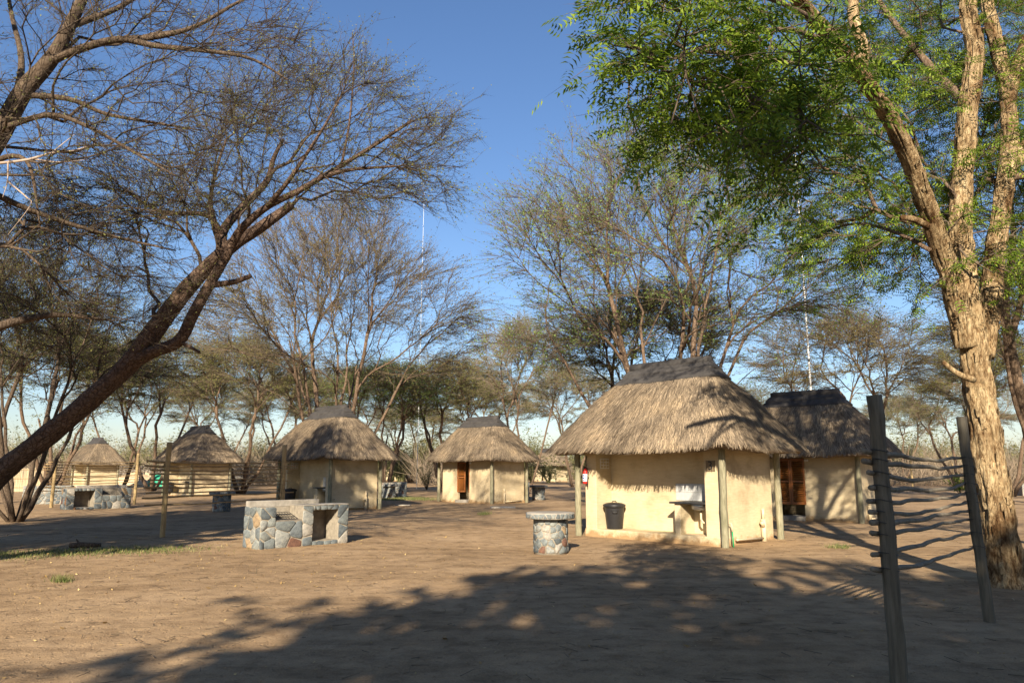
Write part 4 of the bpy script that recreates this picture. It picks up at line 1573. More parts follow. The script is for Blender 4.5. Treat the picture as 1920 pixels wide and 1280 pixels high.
put(UMB, 287, 60, OL, 'thorn tree between the sand heap and the fenced hut', R(250), (1.2, 1.2, 1.15))
put(UMB2, 455, 52, OL, 'thorn tree between the two left kitchen huts', R(45), (1.05, 1.05, 1.05))
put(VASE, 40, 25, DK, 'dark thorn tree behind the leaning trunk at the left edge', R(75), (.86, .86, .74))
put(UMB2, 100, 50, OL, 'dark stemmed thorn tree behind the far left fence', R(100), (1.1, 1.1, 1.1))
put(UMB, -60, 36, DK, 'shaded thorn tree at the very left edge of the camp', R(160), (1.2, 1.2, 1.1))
put(UMB, 230, 72, OL, 'thin thorn tree growing behind the farthest left hut', R(15), 1.1)
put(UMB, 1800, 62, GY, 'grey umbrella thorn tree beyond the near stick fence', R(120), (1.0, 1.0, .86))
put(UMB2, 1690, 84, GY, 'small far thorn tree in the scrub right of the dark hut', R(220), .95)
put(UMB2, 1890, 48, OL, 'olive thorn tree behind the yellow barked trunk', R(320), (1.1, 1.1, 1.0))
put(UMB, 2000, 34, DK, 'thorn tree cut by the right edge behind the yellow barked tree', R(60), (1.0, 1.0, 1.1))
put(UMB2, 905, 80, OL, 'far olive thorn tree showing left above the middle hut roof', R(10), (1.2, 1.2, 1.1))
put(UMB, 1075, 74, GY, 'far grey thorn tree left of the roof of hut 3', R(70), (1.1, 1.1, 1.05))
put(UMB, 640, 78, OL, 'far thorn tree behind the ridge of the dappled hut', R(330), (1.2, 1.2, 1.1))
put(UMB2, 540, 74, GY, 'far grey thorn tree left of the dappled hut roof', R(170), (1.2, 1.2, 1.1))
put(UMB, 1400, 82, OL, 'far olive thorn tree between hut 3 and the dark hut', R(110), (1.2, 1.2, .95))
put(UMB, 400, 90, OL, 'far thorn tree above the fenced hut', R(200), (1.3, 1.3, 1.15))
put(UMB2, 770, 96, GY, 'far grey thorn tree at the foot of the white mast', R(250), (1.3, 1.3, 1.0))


# --- leaning thorn tree at the left (traced limbs, real depth)
def limb(pts, r0, r1, n=None):
    """pts: (px, py, depth)"""
    W_ = [at(x, y, d) for x, y, d in pts]
    n = n or max(6, len(W_) * 4)
    return spline(W_, n), np.linspace(r0, r1, n)


def rough_tube(geo, pts, rad, k, seed, amp=.06, fx=3.2):
    ph = seed * 3.7
    P = np.asarray(pts)

    def disp(i, a):
        o_ = []
        for t in a:
            c_, s_ = math.cos(t), math.sin(t)
            h = mnoise.noise(Vector((c_ * fx * .5, s_ * fx * .5 + ph, i * .16))) * 1.3 + mnoise.noise(Vector((c_ * fx * 1.6, s_ * fx * 1.6, i * .35 + ph))) * .8
            h -= .55 * max(0, .35 - abs(mnoise.noise(Vector((c_ * fx * 1.9 + ph, s_ * fx * 1.9, i * .22))))) / .35
            o_.append(1 + amp * h)
        return np.array(o_)
    tube(geo, pts, rad, k, disp=disp)


rgl = np.random.default_rng(77)
DL = 17.0
lean_sk = [
    limb([(-95, 1025, 17.4), (-40, 935, 17.2), (10, 880, 17.1), (70, 832, 17), (150, 765, 17), (235, 690, 17), (300, 605, 17), (360, 530, 17), (425, 468, 17), (490, 425, 17.1), (548, 384, 17.2)], .25, .10, 90),
    limb([(240, 686, 17), (285, 660, 16.9), (335, 640, 16.8), (362, 590, 16.7), (395, 530, 16.6), (425, 480, 16.5), (450, 432, 16.3), (500, 388, 16.1), (560, 358, 16.0), (620, 322, 15.9), (690, 280, 15.8), (770, 228, 15.7)], .155, .03, 60),
    limb([(415, 470, 17), (420, 430, 17.2), (455, 388, 17.4), (500, 340, 17.6), (512, 300, 17.8), (530, 262, 18)], .13, .04, 24),
    limb([(412, 470, 17), (405, 425, 17.2), (395, 375, 17.5), (408, 310, 17.8), (425, 260, 18)], .07, .025, 20),
    limb([(418, 440, 17.1), (385, 403, 16.8), (300, 396, 16.5), (225, 350, 16.2)], .07, .02, 18),
    limb([(395, 535, 16.6), (440, 528, 16.5), (470, 517, 16.4)], .075, .05, 8),
    limb([(335, 640, 16.8), (352, 648, 16.7), (374, 660, 16.6)], .05, .03, 6),
    limb([(600, 332, 15.95), (660, 318, 15.7), (740, 312, 15.4)], .06, .02, 14),
    limb([(640, 310, 15.9), (655, 230, 16.2), (664, 120, 16.5), (660, 60, 16.8)], .03, .008, 14),
    limb([(500, 388, 16.1), (540, 340, 15.5), (600, 250, 15.0), (640, 180, 14.8)], .06, .015, 16),
]

lean_sk[0] = (lean_sk[0][0], np.interp(np.linspace(0, 1, 90), [0, .12, .62, 1], [.30, .24, .205, .095]))


def in_poly_sampler(pts, dlo, dhi):
    """crown volume given by a silhouette polygon at a mean depth, thick in depth"""
    poly = np.array(pts, dtype=float)
    lo, hi = poly.min(0), poly.max(0)

    def inside(p):
        c = False
        j = len(poly) - 1
        for i in range(len(poly)):
            if (poly[i, 1] > p[1]) != (poly[j, 1] > p[1]) and p[0] < (poly[j, 0] - poly[i, 0]) * (p[1] - poly[i, 1]) / (poly[j, 1] - poly[i, 1]) + poly[i, 0]:
                c = not c
            j = i
        return c

    def samp(r):
        while True:
            p = lo + (hi - lo) * r.random(2)
            if inside(p):
                return np.array(at(p[0], p[1], r.uniform(dlo, dhi)))
    return samp


sampL = in_poly_sampler([(300, 330), (360, 210), (520, 140), (640, 90), (740, 150), (830, 210), (870, 260), (830, 350), (700, 380), (600, 360), (480, 380), (380, 400), (260, 430), (230, 380)], 14.2, 19.5)
TL_ = clump_targets(rgl, 120, 7, sampL, (.35, .5, .28))
sampL2 = in_poly_sampler([(60, 300), (330, 290), (420, 380), (330, 440), (60, 430)], 15.5, 20)
TL_ = np.concatenate([TL_, clump_targets(rgl, 45, 7, sampL2, (.4, .5, .3))])
TL_ = ordered(TL_, np.array(at(420, 470, 17)), rgl)
GL_ = grow(lean_sk, TL_, rgl, bf=.35, step=.35, min_path=5.8, jit=.05, rt=.0055, ang_pen=.7)
LEAN = tree_meshes(GL_, rgl, 12, tw=dict(per=2.8, len=(.25, .85), r=.0042, sub=3, fwd=.9, out=.5, rand=.4, srand=.45, up=.05, flat=.9, thr=.02), leaf=dict(n=1.3, size=(.014, .030)),
                   origin=(-11.2, 17.4, 0), skel_geo=False)
go = Geo()
for k, (p, r) in enumerate(lean_sk):
    rr = GL_[3][GL_[4][k][1]] if False else r
    rough_tube(go, p - np.array([-11.2, 17.4, 0]), rr, 36 if k < 2 else 14, k, .10 if k < 2 else .05)
tm = go.mesh('trunk'); tm.polygons.foreach_set('use_smooth', [True] * len(tm.polygons))
root = tree_thing('leaning_thorn_tree', [tm, LEAN[1], LEAN[2]], [M['bark_red'], M['twig_dark'], M['leaf_olive']], (-11.2, 17.4, 0), 'leaning thorn tree whose thick trunk crosses the left of the scene')
tag(link('boughs', LEAN[0], M['bark_dark'], root), kind='stuff')


# --- bare tree over the upper left
rgb = np.random.default_rng(99)
bare_sk = [
    limb([(-420, 1180, 11.5), (-330, 900, 11.4), (-200, 620, 11.2), (-90, 400, 11), (0, 250, 11), (45, 170, 11), (95, 112, 11), (128, 55, 11), (165, -30, 11), (190, -120, 11)], .22, .055, 54),
    limb([(92, 116, 11), (150, 92, 10.8), (225, 74, 10.6), (290, 86, 10.4), (380, 95, 10.3), (470, 110, 10.2), (540, 150, 10.1)], .07, .012, 28),
    limb([(220, 75, 10.6), (300, 68, 10.4), (370, 48, 10.2), (440, 8, 10.1), (520, -30, 10)], .05, .012, 20),
    limb([(40, 178, 11), (130, 186, 11.2), (200, 214, 11.4), (300, 232, 11.6), (380, 245, 11.8)], .05, .01, 22),
    limb([(5, 240, 11), (90, 216, 10.6), (160, 235, 10.3), (250, 285, 10.1), (330, 330, 10)], .045, .01, 22),
    limb([(30, 190, 11), (40, 110, 11.5), (20, 20, 12), (10, -60, 12.3)], .06, .02, 16),
    limb([(130, 50, 11), (230, 10, 11.4), (330, -60, 11.8)], .06, .02, 14),
    limb([(-90, 400, 11), (-20, 310, 10.5), (50, 302, 10.3), (75, 420, 10.1)], .06, .012, 18),
    limb([(-150, 520, 11.1), (-40, 610, 11.6), (40, 600, 12.0), (110, 590, 12.4), (200, 600, 12.8)], .10, .02, 20),
    limb([(-60, 340, 11), (60, 395, 11.8), (200, 440, 12.4), (330, 470, 12.8)], .06, .012, 20),
]
sampB = in_poly_sampler([(-60, -160), (560, -140), (565, 30), (590, 110), (600, 170), (520, 230), (430, 320), (300, 380), (180, 400), (-60, 360)], 8.6, 13.2)
TB_ = clump_targets(rgb, 120, 7, sampB, (.35, .5, .2))
sampB2 = in_poly_sampler([(-60, 380), (150, 400), (330, 440), (400, 520), (330, 600), (180, 640), (-60, 620)], 11.5, 14.5)
TB_ = np.concatenate([TB_, clump_targets(rgb, 45, 7, sampB2, (.4, .5, .2))])
TB_ = ordered(TB_, np.array(at(0, 250, 11)), rgb)
GB_ = grow(bare_sk, TB_, rgb, bf=.3, step=.32, min_path=4.0, jit=.035, rt=.0042, ang_pen=.6)
BARE = tree_meshes(GB_, rgb, 12, tw=dict(per=3.0, len=(.2, .6), r=.0034, sub=3, out=.3, fwd=.9, rand=.4, srand=.45, up=-.02, flat=.7, curl=-.1, thr=.016), leaf=dict(n=.55, size=(.010, .022)), origin=(-11, 11.4, 0), skel_geo=False)
go = Geo()
for k, (p, r) in enumerate(bare_sk):
    rough_tube(go, p - np.array([-11, 11.4, 0]), r, 20 if k == 0 else 12, k + 20, .06)
tm = go.mesh('trunk'); tm.polygons.foreach_set('use_smooth', [True] * len(tm.polygons))
root = tree_thing('bare_thorn_tree', [tm, BARE[1], BARE[2]], [M['bark_dark'], M['twig_dark'], M['leaf_olive']], (-11, 11.4, 0), 'nearly bare thorn tree arching over the upper left corner')
tag(link('boughs', BARE[0], M['bark_dark'], root), kind='stuff')
go = Geo()
for pts, r0 in (([(-20, 308, 10.2), (50, 300, 10.1), (100, 286, 10.0), (140, 282, 9.95), (178, 270, 9.9)], .022), ([(60, 298, 10.1), (110, 304, 10.0), (158, 300, 9.9)], .013), ([(95, 288, 10), (120, 268, 10), (140, 252, 10)], .010),
                ([(15, 305, 10.1), (14, 340, 10), (5, 370, 9.9)], .012), ([(14, 340, 10), (50, 370, 9.9), (57, 385, 9.9), (15, 440, 9.8)], .012)):
    p, r = limb(pts, r0, r0 * .3, 12)
    tube(go, p - np.array([-11, 11.4, 0]), r, 7)
link('dead_branch', go.mesh('dead_branch'), M['dead'], root)


# --- leafy tree with flaking yellow bark at the right
rgy = np.random.default_rng(123)
DY = 11.4
yel_sk = [
    limb([(1893, 1112, 11.4), (1880, 1040, 11.4), (1868, 950, 11.4), (1854, 860, 11.4), (1842, 770, 11.4), (1830, 690, 11.4), (1822, 620, 11.4), (1812, 550, 11.4), (1803, 470, 11.4), (1800, 400, 11.4), (1808, 300, 11.4), (1815, 200, 11.4), (1828, 100, 11.4), (1815, 10, 11.4), (1825, -100, 11.4), (1815, -230, 11.4), (1830, -360, 11.3)], .245, .09, 150),
    limb([(1812, 650, 11.35), (1796, 570, 11.25), (1775, 500, 11.1), (1752, 430, 10.9), (1728, 360, 10.6), (1700, 285, 10.2), (1665, 215, 9.8), (1620, 148, 9.3), (1580, 95, 8.9), (1530, 40, 8.4), (1480, -20, 8.0), (1400, -110, 7.5)], .165, .06, 96),
    limb([(1842, 670, 11.45), (1856, 570, 11.5), (1866, 470, 11.6), (1882, 360, 11.7), (1893, 250, 11.8), (1885, 150, 11.9), (1866, 70, 12), (1850, -20, 12.1), (1870, -130, 12.3)], .165, .085, 80),
    limb([(1612, 140, 9.25), (1618, 90, 9.2), (1600, 30, 9.3), (1605, -40, 9.5), (1640, -140, 9.9)], .09, .05, 24),
    limb([(1890, 190, 11.8), (1912, 110, 12), (1950, 20, 12.2), (2010, -90, 12.4)], .12, .05, 20),
    limb([(1880, 350, 11.7), (1940, 250, 12.2), (2040, 160, 12.7), (2150, 60, 13.2)], .11, .04, 20),
    limb([(1752, 430, 10.9), (1715, 412, 10.7), (1690, 408, 10.6)], .06, .04, 8),
    limb([(1825, 712, 11.1), (1795, 700, 10.95), (1768, 678, 10.9)], .05, .03, 8),
    limb([(1818, 200, 11.4), (1740, 120, 12.2), (1660, 20, 13), (1600, -80, 13.6)], .08, .03, 22),
    limb([(1580, 95, 8.9), (1500, 60, 8.0), (1420, 60, 7.0), (1320, 90, 6.2), (1240, 120, 5.8)], .04, .008, 24),
    limb([(1530, 40, 8.4), (1450, 0, 7.2), (1350, -20, 6.2), (1250, -10, 5.7)], .035, .008, 20),
    limb([(1745, 470, 11.0), (1690, 440, 11.3), (1620, 420, 11.7), (1560, 430, 12.0), (1500, 470, 12.2)], .035, .01, 20),
]
NTRUNK = 8


def sampY(r):
    while True:
        x, y, z = r.uniform(2.8, 15.0), r.uniform(10.6, 17.5), r.uniform(4.3, 12.0)
        zl = 4.7 + max(0, 6.9 - x) * .52 + max(0, 9.5 - y) * .2
        e = ((x - 8.9) / 6.2) ** 2 + ((y - 13.6) / 3.9) ** 2 + ((z - 7.0) / 5.2) ** 2
        if e < 1 and z > zl:
            return np.array([x, y, z])


TY_ = clump_targets(rgy, 150, 5, sampY, (.42, .42, .18))
# drooping outer sprays seen against the sky
sp1 = in_poly_sampler([(1175, 0), (1500, 0), (1560, 200), (1500, 330), (1440, 330), (1380, 260), (1290, 215), (1190, 225), (1200, 110)], 4.9, 6.4)
sp2 = in_poly_sampler([(1420, 300), (1600, 250), (1760, 380), (1770, 500), (1640, 520), (1560, 500), (1480, 430)], 11.6, 13.6)
sp4 = in_poly_sampler([(1480, -20), (1960, -20), (1960, 430), (1840, 420), (1740, 380), (1620, 290), (1540, 180)], 12.6, 16.5)
sp3 = in_poly_sampler([(1880, 420), (1925, 420), (1925, 540), (1880, 520)], 10.4, 11.8)
TY_ = np.concatenate([TY_, clump_targets(rgy, 58, 4, sp1, (.18, .3, .08)), clump_targets(rgy, 60, 4, sp2, (.25, .3, .12)), clump_targets(rgy, 10, 3, sp3, (.2, .2, .1)), clump_targets(rgy, 120, 4, sp4, (.3, .4, .14)),
                      clump_targets(rgy, 105, 5, lambda r: np.array([r.uniform(6.8, 11.6), r.uniform(11.2, 14.8), r.uniform(5.8, 11.5)]), (.4, .4, .2)), np.array([at(1530, 525, 11.8), at(1640, 540, 11.4), at(1460, 470, 11.6), at(1740, 545, 10.8), at(1840, 395, 10.6), at(1900, 400, 10.7), at(1720, 560, 10.9)])])  # includes mostly out-of-view leaf clumps, added to shade the right-hand hut
TY_ = ordered(TY_, np.array(at(1815, 450, 11.4)), rgy)
GY_ = grow(yel_sk, TY_, rgy, bf=.2, step=.35, min_path=5.2, jit=.045, rt=.006, ang_pen=.6)


def keepY(c, r):
    return r.random(len(c)) < np.where(c[:, 1] + 11.4 < 8.2, 1.0, .70)


OY = np.array([7.05, 11.4, 0])
YEL = tree_meshes(GY_, rgy, 12, tw=dict(per=1.7, len=(.3, .8), r=.005, sub=1, out=.5, up=-.12, flat=.45, curl=-.25, thr=.02), leaf=dict(kind='compound', n=2.35, size=(.11, .2), pairs=4, keep=keepY), origin=OY, skel_geo=False)
go = Geo()
for k, (p, r) in enumerate(yel_sk[:NTRUNK]):
    r = r.copy()
    if k == 0:
        zz = p[:, 2]
        r *= 1 + .30 * np.exp(-np.maximum(zz, 0) / .3)
    rough_tube(go, p - OY, r, 64 if k < 3 else 14, k + 40, .17 if k < 3 else .1, 4.6)
tm = go.mesh('trunk'); tm.polygons.foreach_set('use_smooth', [True] * len(tm.polygons))
root = tree_thing('yellow_bark_tree', [tm, YEL[1], YEL[2]], [M['bark_yellow'], M['twig'], M['leaf_lush']], tuple(OY), 'big leafy tree with flaking yellow bark and three limbs at the right')
tag(link('boughs', YEL[0], M['bark_brown'], root), kind='stuff')
# loose flakes of bark standing proud of the trunk
gf = Geo()
for k in range(3):
    p, r = yel_sk[k]
    n = 320 if k == 0 else 150
    i = rgy.integers(2, len(p) - 3, n)
    i = i[p[i, 2] > .15]; n = len(i)
    T = p[i + 1] - p[i]; T /= np.linalg.norm(T, axis=1, keepdims=True)
    _, A_, B_ = frames(T)
    a = rgy.random(n) * 2 * PI
    out_ = np.cos(a)[:, None] * A_ + np.sin(a)[:, None] * B_
    sd = np.cross(T, out_)
    rr = r[i].copy()
    if k == 0:
        zz = p[i, 2]
        rr *= (1 + .30 * np.exp(-zz / .3))
    c = p[i] - OY + out_ * (rr * rgy.uniform(.97, 1.05, n))[:, None]
    h_ = rgy.uniform(.04, .13, n)[:, None]; w_ = rgy.uniform(.015, .04, n)[:, None]; l_ = rgy.uniform(.005, .03, n)[:, None]
    V = np.stack([c - T * h_ - sd * w_, c - T * h_ * .8 + sd * w_, c + T * h_ + sd * w_ * .7 + out_ * l_, c + T * h_ * .9 - sd * w_ + out_ * l_], 1)
    kk = np.arange(n) * 4
    gf.add(V.reshape(-1, 3), np.stack([kk, kk + 1, kk + 2, kk + 3], 1))
gb = Geo()
for k, (p, r) in enumerate(yel_sk[NTRUNK:]):
    rough_tube(gb, p - OY, r, 10, k + 60, .08)
tag(link('boughs', gb.mesh('boughs'), M['bark_brown'], root), kind='stuff')
fl = link('bark_flake', gf.mesh('bark_flake'), M['bark_yellow'], root); tag(fl, kind='stuff')

# slender trunk behind it, at the right edge
sl_sk = [limb([(1960, 1000, 17), (1930, 820, 17), (1905, 700, 17), (1890, 620, 17), (1885, 560, 17), (1895, 500, 17), (1900, 440, 17), (1895, 380, 17.2)], .13, .05, 30),
         limb([(1893, 640, 17), (1915, 560, 17), (1922, 480, 17), (1940, 400, 17.2)], .08, .03, 16),
         limb([(1935, 840, 16.8), (1905, 760, 16.6), (1890, 690, 16.4), (1882, 620, 16.2), (1870, 560, 16.2)], .05, .03, 16)]
rgs = np.random.default_rng(8)
sps = in_poly_sampler([(1780, 560), (1960, 420), (2100, 300), (1960, 220), (1800, 330), (1740, 480)], 15.5, 19)
TS = ordered(clump_targets(rgs, 46, 6, sps, (.4, .5, .2)), np.array(at(1893, 560, 17)), rgs)
GS_ = grow(sl_sk, TS, rgs, bf=.25, step=.4, min_path=3.0, jit=.05, rt=.006)
OS = np.array([sl_sk[0][0][0][0], 17, 0])
SL = tree_meshes(GS_, rgs, 10, tw=dict(per=2.5, len=(.25, .7), r=.005, sub=2, flat=.7, thr=.02), leaf=dict(n=.6, size=(.02, .04)), origin=OS)
tree_thing('slender_thorn_tree', SL, [M['bark_brown'], M['twig'], M['leaf_olive']], tuple(OS), 'slender dark trunk right behind the yellow barked tree')


# --- unseen trees placed to throw shade; left pair added to shade hut and trunk
def shade_tree(seed, R_, H, low, ncl, leaf_n):
    rg = np.random.default_rng(seed)
    sk = stems(rg, 3, 4.2, R(20), .2)

    def samp(r):
        a = r.random() * 2 * PI; q = math.sqrt(r.random())
        return np.array([math.cos(a) * q * R_, math.sin(a) * q * R_ * .8, low + (H - low) * (1 - .5 * q * q) * r.random()])
    T = ordered(clump_targets(rg, ncl, 5, samp, (.5, .5, .25)), np.array([0, 0, 2.]), rg)
    G_ = grow(sk, T, rg, bf=.3, step=.55, min_path=2.0, rt=.009)
    return tree_meshes(G_, rg, 9, tw=dict(per=2, len=(.3, .9), r=.008, sub=1, thr=.03, flat=.6), leaf=dict(n=6.8, size=(.09, .18)))


SH = shade_tree(5, 4.9, 9.6, 4.2, 150, 2)
ML = [M['bark_brown'], M['twig'], M['leaf_lush']]
SC = (1.25, 1.1, 1.27)
SHADE = [((.2, -12.0, 0), 'leafy shade tree standing behind the viewer', 0, SC),
         ((7.6, -12.6, 0), 'leafy shade tree behind the viewer towards the right', 70, SC),
         ((3.6, -16.5, 0), 'leafy shade tree farther behind the viewer', 210, SC),
         ((11.2, -16.0, 0), 'leafy shade tree farther behind the viewer towards the right', 290, SC),
         ((-.8, -17.5, 0), 'leafy shade tree farther behind the viewer towards the left', 160, SC),
         ((6.2, -21, 0), 'leafy shade tree far behind the viewer', 20, (1.35, 1.2, 1.5)),
         ((14.5, -3.5, 0), 'leafy shade tree beside the viewer, right of the near fence', 130, (1, 1, 1)),
         ((-12.8, 8.3, 0), 'unseen tree added left of the viewer to shade the dappled hut', 200, (.88, .88, 1.5)),
         ((-13.8, 4.3, 0), 'unseen tree added left of the viewer to shade the leaning trunk', 40, (1.1, .95, 1.3))]
for loc, lab, a, s in SHADE:
    tree_thing('shade_tree', SH, ML, loc, lab, R(a), s, 'shade trees behind the viewer')


# ------------------------------------------------------------------ scrub, grass, litter
def scrub():
    rg = np.random.default_rng(42)
    g = Geo()
    n = 3300
    Y = 78 + rg.random(n) ** 1.3 * 90
    X = (rg.random(n) - .5) * 2 * (Y * .82)
    k0 = ~((np.abs(X - 5) < 9) & (Y < 112)) & ~((np.abs(X + 16) < 6) & (Y < 112)) & ~((X > -47) & (X < -28) & (Y < 88))
    X, Y = X[k0], Y[k0]; n = len(X)
    H = rg.uniform(1.8, 7.0, n)
    per = 20
    i = np.repeat(np.arange(n), per)
    b = np.stack([X[i] + rg.normal(0, .35, len(i)), Y[i] + rg.normal(0, .35, len(i)), np.zeros(len(i)) - .05 + rg.random(len(i)) * H[i] * .35], 1)
    d = np.stack([rg.normal(0, .55, len(i)), rg.normal(0, .55, len(i)), rg.uniform(.25, 1, len(i))], 1)
    d /= np.linalg.norm(d, axis=1, keepdims=True)
    spikes(g, b, b + d * (H[i] * rg.uniform(.35, .9, len(i)))[:, None], rg.uniform(.012, .035, len(i)), 3)
    tag(link('dry_scrub', g.mesh('dry_scrub'), M['scrub']), 'band of leafless grey brown scrub on the horizon', 'scrub', kind='stuff')


scrub()


def far_wood():
    rg = np.random.default_rng(61)
    g = Geo()
    n = 520
    Y = rg.uniform(92, 185, n); X = (rg.random(n) - .5) * 2 * Y * .8
    H = rg.uniform(3.5, 9.0, n); Rr = rg.uniform(1.8, 4.2, n)
    per = 210
    i = np.repeat(np.arange(n), per)
    m = len(i)
    a = rg.random(m) * 2 * PI; q = np.sqrt(rg.random(m))
    z = H[i] * (.12 + .88 * rg.random(m) ** .6 * (1 - .35 * q * q))
    c = np.stack([X[i] + np.cos(a) * q * Rr[i], Y[i] + np.sin(a) * q * Rr[i], z], 1)
    u = rg.normal(0, 1, (m, 3)); u[:, 2] *= .5; u /= np.linalg.norm(u, axis=1, keepdims=True)
    v = np.cross(u, rg.normal(0, 1, (m, 3))); v /= np.linalg.norm(v, axis=1, keepdims=True)
    s = rg.uniform(.10, .30, m)[:, None]
    V = np.stack([c - u * s, c - v * s * .3, c + u * s, c + v * s * .3], 1)
    k = np.arange(m) * 4
    g.add(V.reshape(-1, 3), np.stack([k, k + 1, k + 2, k + 3], 1))
    o = np.stack([X[i] + rg.normal(0, .5, m), Y[i] + rg.normal(0, .5, m), H[i] * rg.uniform(.1, .5, m)], 1)
    k = rg.random(m) < .38
    spikes(g, o[k], c[k], np.full(k.sum(), .03), 3)
    st = np.repeat(np.arange(n), 4)
    b = np.stack([X[st], Y[st], np.full(len(st), -.1)], 1)
    t = b + np.stack([rg.normal(0, 1.3, len(st)), rg.normal(0, 1.3, len(st)), H[st] * .7], 1)
    spikes(g, b, t, np.full(len(st), .14), 4)
    tag(link('far_woodland', g.mesh('far_woodland'), M['leaf_far']), 'far off mass of thorn woodland along the horizon', 'woodland', kind='stuff')


far_wood()


def blades(name, n, sampler, h, w, mat, label, cat, seed):
    rg = np.random.default_rng(seed)
    P = np.array([sampler(rg) for _ in range(n)])
    a = rg.random(n) * 2 * PI
    sd = np.stack([np.cos(a), np.sin(a), 0 * a], 1)
    hh = rg.uniform(*h, n)[:, None]; ww = rg.uniform(*w, n)[:, None]
    le = np.stack([rg.normal(0, .5, n), rg.normal(0, .5, n), np.ones(n)], 1)
    V = np.stack([P - sd * ww, P + sd * ww, P + le * hh], 1)
    k = np.arange(n) * 3
    g = Geo(); g.add(V.reshape(-1, 3), np.stack([k, k + 1, k + 2], 1))
    return tag(link(name, g.mesh(name), M[mat]), label, cat, kind='stuff')


def gpatch(pts, spread):
    P = [ground(*p) for p in pts]

    def s(r):
        i = r.integers(0, len(P) - 1); t = r.random()
        p = P[i].lerp(P[i + 1], t)
        x, y = p.x + r.normal(0, spread[0]), p.y + r.normal(0, spread[1])
        return (x, y, gz(x, y) - .005)
    return s


blades('grass_patch', 4200, gpatch([(-80, 1046), (0, 1046), (90, 1040), (180, 1038), (260, 1034), (330, 1030)], (.6, .42)), (.02, .08), (.004, .009), 'grass', 'strip of short green grass on the sand at the left edge', 'grass', 1)
blades('grass_patch', 2500, gpatch([(720, 938), (760, 934), (800, 937)], (.6, .9)), (.04, .12), (.006, .014), 'grass', 'green grass patch in shade between the two middle huts', 'grass', 2)
blades('grass_tuft', 260, gpatch([(112, 1090), (118, 1092)], (.06, .06)), (.04, .14), (.003, .006), 'grass', 'lone wispy grass tuft on bare sand at lower left', 'grass', 3)
blades('grass_tuft', 200, gpatch([(905, 966), (912, 964)], (.12, .15)), (.05, .16), (.004, .008), 'grass', 'yellowish grass tuft on the sand before the middle hut', 'grass', 4)
blades('grass_tuft', 200, gpatch([(1570, 1026), (1576, 1028)], (.12, .12)), (.04, .12), (.003, .007), 'grass', 'small grass tuft between hut 3 and the near fence', 'grass', 5)


def litter():
    rg = np.random.default_rng(17)
    n = 2400
    d = 5.5 + rg.random(n) ** .8 * 24
    x = (rg.random(n) - .5) * 2 * d * .72
    # more of it near the left grass and the barbecue
    m = 1100
    d2 = rg.uniform(11, 20, m); x2 = rg.uniform(-11.5, -1, m)
    X, Y = np.concatenate([x, x2]), np.concatenate([d, d2])
    n = len(X)
    Z = 0.03 * np.sin(X * .31 + 1) * np.sin(Y * .27) + 0.012 * np.sin(X * 1.1 + Y * .7) + .012
    c = np.stack([X, Y, Z], 1)
    s = (rg.uniform(.007, .022, n) * (1 + (rg.random(n) > .94) * 1.1))[:, None]
    a = np.stack([rg.normal(0, 1, n), rg.normal(0, 1, n), rg.normal(0, .3, n)], 1); a /= np.linalg.norm(a, axis=1, keepdims=True)
    b = np.cross(a, np.stack([rg.normal(0, .4, n), rg.normal(0, .4, n), np.ones(n)], 1)); b /= np.linalg.norm(b, axis=1, keepdims=True)
    V = np.stack([c - a * s, c - b * s * .55, c + a * s + [0, 0, .006], c + b * s * .55], 1)
    k = np.arange(n) * 4
    g = Geo(); g.add(V.reshape(-1, 3), np.stack([k, k + 1, k + 2, k + 3], 1))
    tag(link('leaf_litter', g.mesh('leaf_litter'), M['litter']), 'small yellow fallen leaves strewn over the sand', 'leaves', kind='stuff')
    g = Geo()
    n = 800
    d = 5.5 + rg.random(n) * 22; x = (rg.random(n) - .5) * 2 * d * .7
    z = 0.03 * np.sin(x * .31 + 1) * np.sin(d * .27) + 0.012 * np.sin(x * 1.1 + d * .7) + .008
    a = rg.random(n) * 2 * PI; l_ = rg.uniform(.04, .22, n)
    p0 = np.stack([x, d, z], 1); p1 = p0 + np.stack([np.cos(a) * l_, np.sin(a) * l_, rg.uniform(0, .02, n)], 1)
    prisms(g, p0, p1, np.full(n, .0035), np.full(n, .002), 4)
    tag(link('fallen_twigs', g.mesh('fallen_twigs'), M['twig']), 'short dry twigs scattered over the sand', 'twigs', kind='stuff')
    g = Geo()
    n = 2600
    d = 5.2 + rg.random(n) * 16; x = (rg.random(n) - .5) * 2 * d * .72
    z = 0.03 * np.sin(x * .31 + 1) * np.sin(d * .27) + 0.012 * np.sin(x * 1.1 + d * .7)
    V0 = np.array([(1, 0, 0), (0, 1, 0), (-1, 0, 0), (0, -1, 0), (0, 0, .8), (0, 0, -.8)], dtype=float)
    Ft = np.array([(0, 1, 4), (1, 2, 4), (2, 3, 4), (3, 0, 4)])
    s = rg.uniform(.004, .014, n)
    V = np.stack([x, d, z + .004], 1)[:, None, :] + V0[None] * s[:, None, None] * rg.uniform(.6, 1.3, (n, 6, 1))
    g.add(V.reshape(-1, 3), ((np.arange(n) * 6)[:, None, None] + Ft[None]).reshape(-1, 3))
    tag(link('grit', g.mesh('grit'), M['sand']), 'fine grit and crumbs of soil on the ground', 'grit', kind='stuff')


litter()

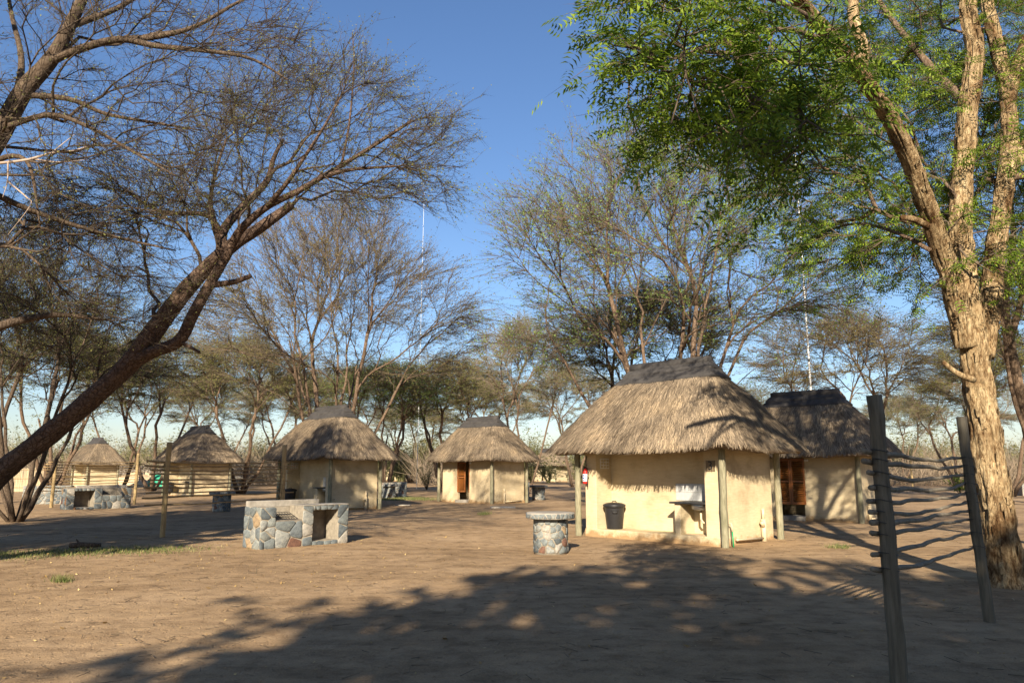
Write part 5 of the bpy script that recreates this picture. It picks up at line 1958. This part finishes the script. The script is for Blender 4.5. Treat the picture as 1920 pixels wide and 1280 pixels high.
# a charred log end on the grass
p = ground(159, 1030)
root = empty('fallen_log', (p.x, p.y, gz(p.x, p.y)), R(10))
g = Geo(); rough_tube(g, [(-.30, 0, .05), (-.1, .01, .06), (.1, -.01, .055), (.30, .02, .05)], [.05, .06, .055, .04], 10, 3, .1)
link('log_body', g.mesh('log_body'), M['bark_dark'], root, smooth=True)
g = Geo(); tube(g, [(-.1, .02, .07), (-.17, .05, .13), (-.2, .06, .17)], [.025, .02, .01], 7)
link('broken_stub', g.mesh('broken_stub'), M['bark_dark'], root)
tag(root, 'short dark fallen log lying on the left grass strip', 'log')

p = ground(480, 1074)
root = empty('dead_sprig', (p.x, p.y, gz(p.x, p.y)))
g = Geo(); tube(g, [(0, 0, -.02), (.01, 0, .06), (-.01, .01, .11), (.02, .02, .16)], [.008, .007, .005, .002], 6)
tube(g, [(0, 0, .07), (.06, 0, .10), (.09, .01, .10)], [.005, .004, .002], 5)
tube(g, [(.0, 0, .01), (-.10, .02, .012), (-.22, -.03, .01)], [.006, .005, .002], 5)
link('sprig_stem', g.mesh('sprig_stem'), M['twig'], root)
tag(root, 'tiny dead sprig sticking out of the sand before the nearest barbecue', 'sprig')


def shrub(loc, h, n, mat, label, seed, leaf=(.05, .1), spread=.4, name='leafy_shrub'):
    rg = np.random.default_rng(seed)
    root = empty(name, loc)
    gs, gl = Geo(), Geo()
    for i in range(n):
        a = rg.random() * 6.28
        tip = np.array([math.cos(a) * spread * rg.random() * h, math.sin(a) * spread * rg.random() * h, h * rg.uniform(.6, 1)])
        mid = tip * .5 + rg.normal(0, .04, 3)
        P = spline([(0, 0, -.05), mid, tip], 7)
        tube(gs, P, np.linspace(.012, .004, 7), 5)
        m = 26
        t = rg.uniform(.25, 1.02, m)
        c = np.stack([np.interp(t, np.linspace(0, 1, 7), P[:, k]) for k in range(3)], 1)
        d = rg.normal(0, 1, (m, 3)); d[:, 2] = d[:, 2] * .4 + .2; d /= np.linalg.norm(d, axis=1, keepdims=True)
        sd = np.cross(d, [0, 0, 1.]); sd /= np.linalg.norm(sd, axis=1, keepdims=True)
        s = rg.uniform(*leaf, m)[:, None]
        V = np.stack([c, c + d * s * .5 + sd * s * .18, c + d * s, c + d * s * .5 - sd * s * .18], 1)
        k = np.arange(m) * 4
        gl.add(V.reshape(-1, 3), np.stack([k, k + 1, k + 2, k + 3], 1))
    link('stem', gs.mesh('stem'), M['twig'], root)
    tag(link('foliage', gl.mesh('foliage'), M[mat], root), kind='stuff')
    return tag(root, label, 'shrub', 'small shrubs')


p = ground(680, 951)
shrub((p.x, p.y - .0, 0), 1.0, 7, 'leaf_lush', 'leafy green shrub growing against the right wall of the dappled hut', 1, (.10, .2), .28)
p = ground(1800, 925)
shrub((p.x, p.y, 0), 1.3, 26, 'leaf_lush', 'low green bush seen through the near fence rails', 2, (.15, .3), 1.2)
p = ground(1790, 912)
shrub((p.x, p.y, 0), 3.4, 16, 'litter', 'yellow flowering bush behind the near fence', 3, (.12, .3), .5)
p = ground(800, 918)
shrub((p.x, p.y, 0), 2.6, 26, 'leaf_olive', 'grey green bush just left of the middle hut', 4, (.12, .28), .5)

p = ground(1712, 921)
root = empty('marker_pole', (p.x, p.y, 0))
wood_post(root, 0, 0, -.1, 2.2, .07, 'pole_yellow', 5)
wood_post(root, .0, -.02, 2.2, 2.28, .075, 'pole_yellow', 6, name='pole_cap')
tag(root, 'lone yellow marker pole in the distance seen through the near fence', 'pole')
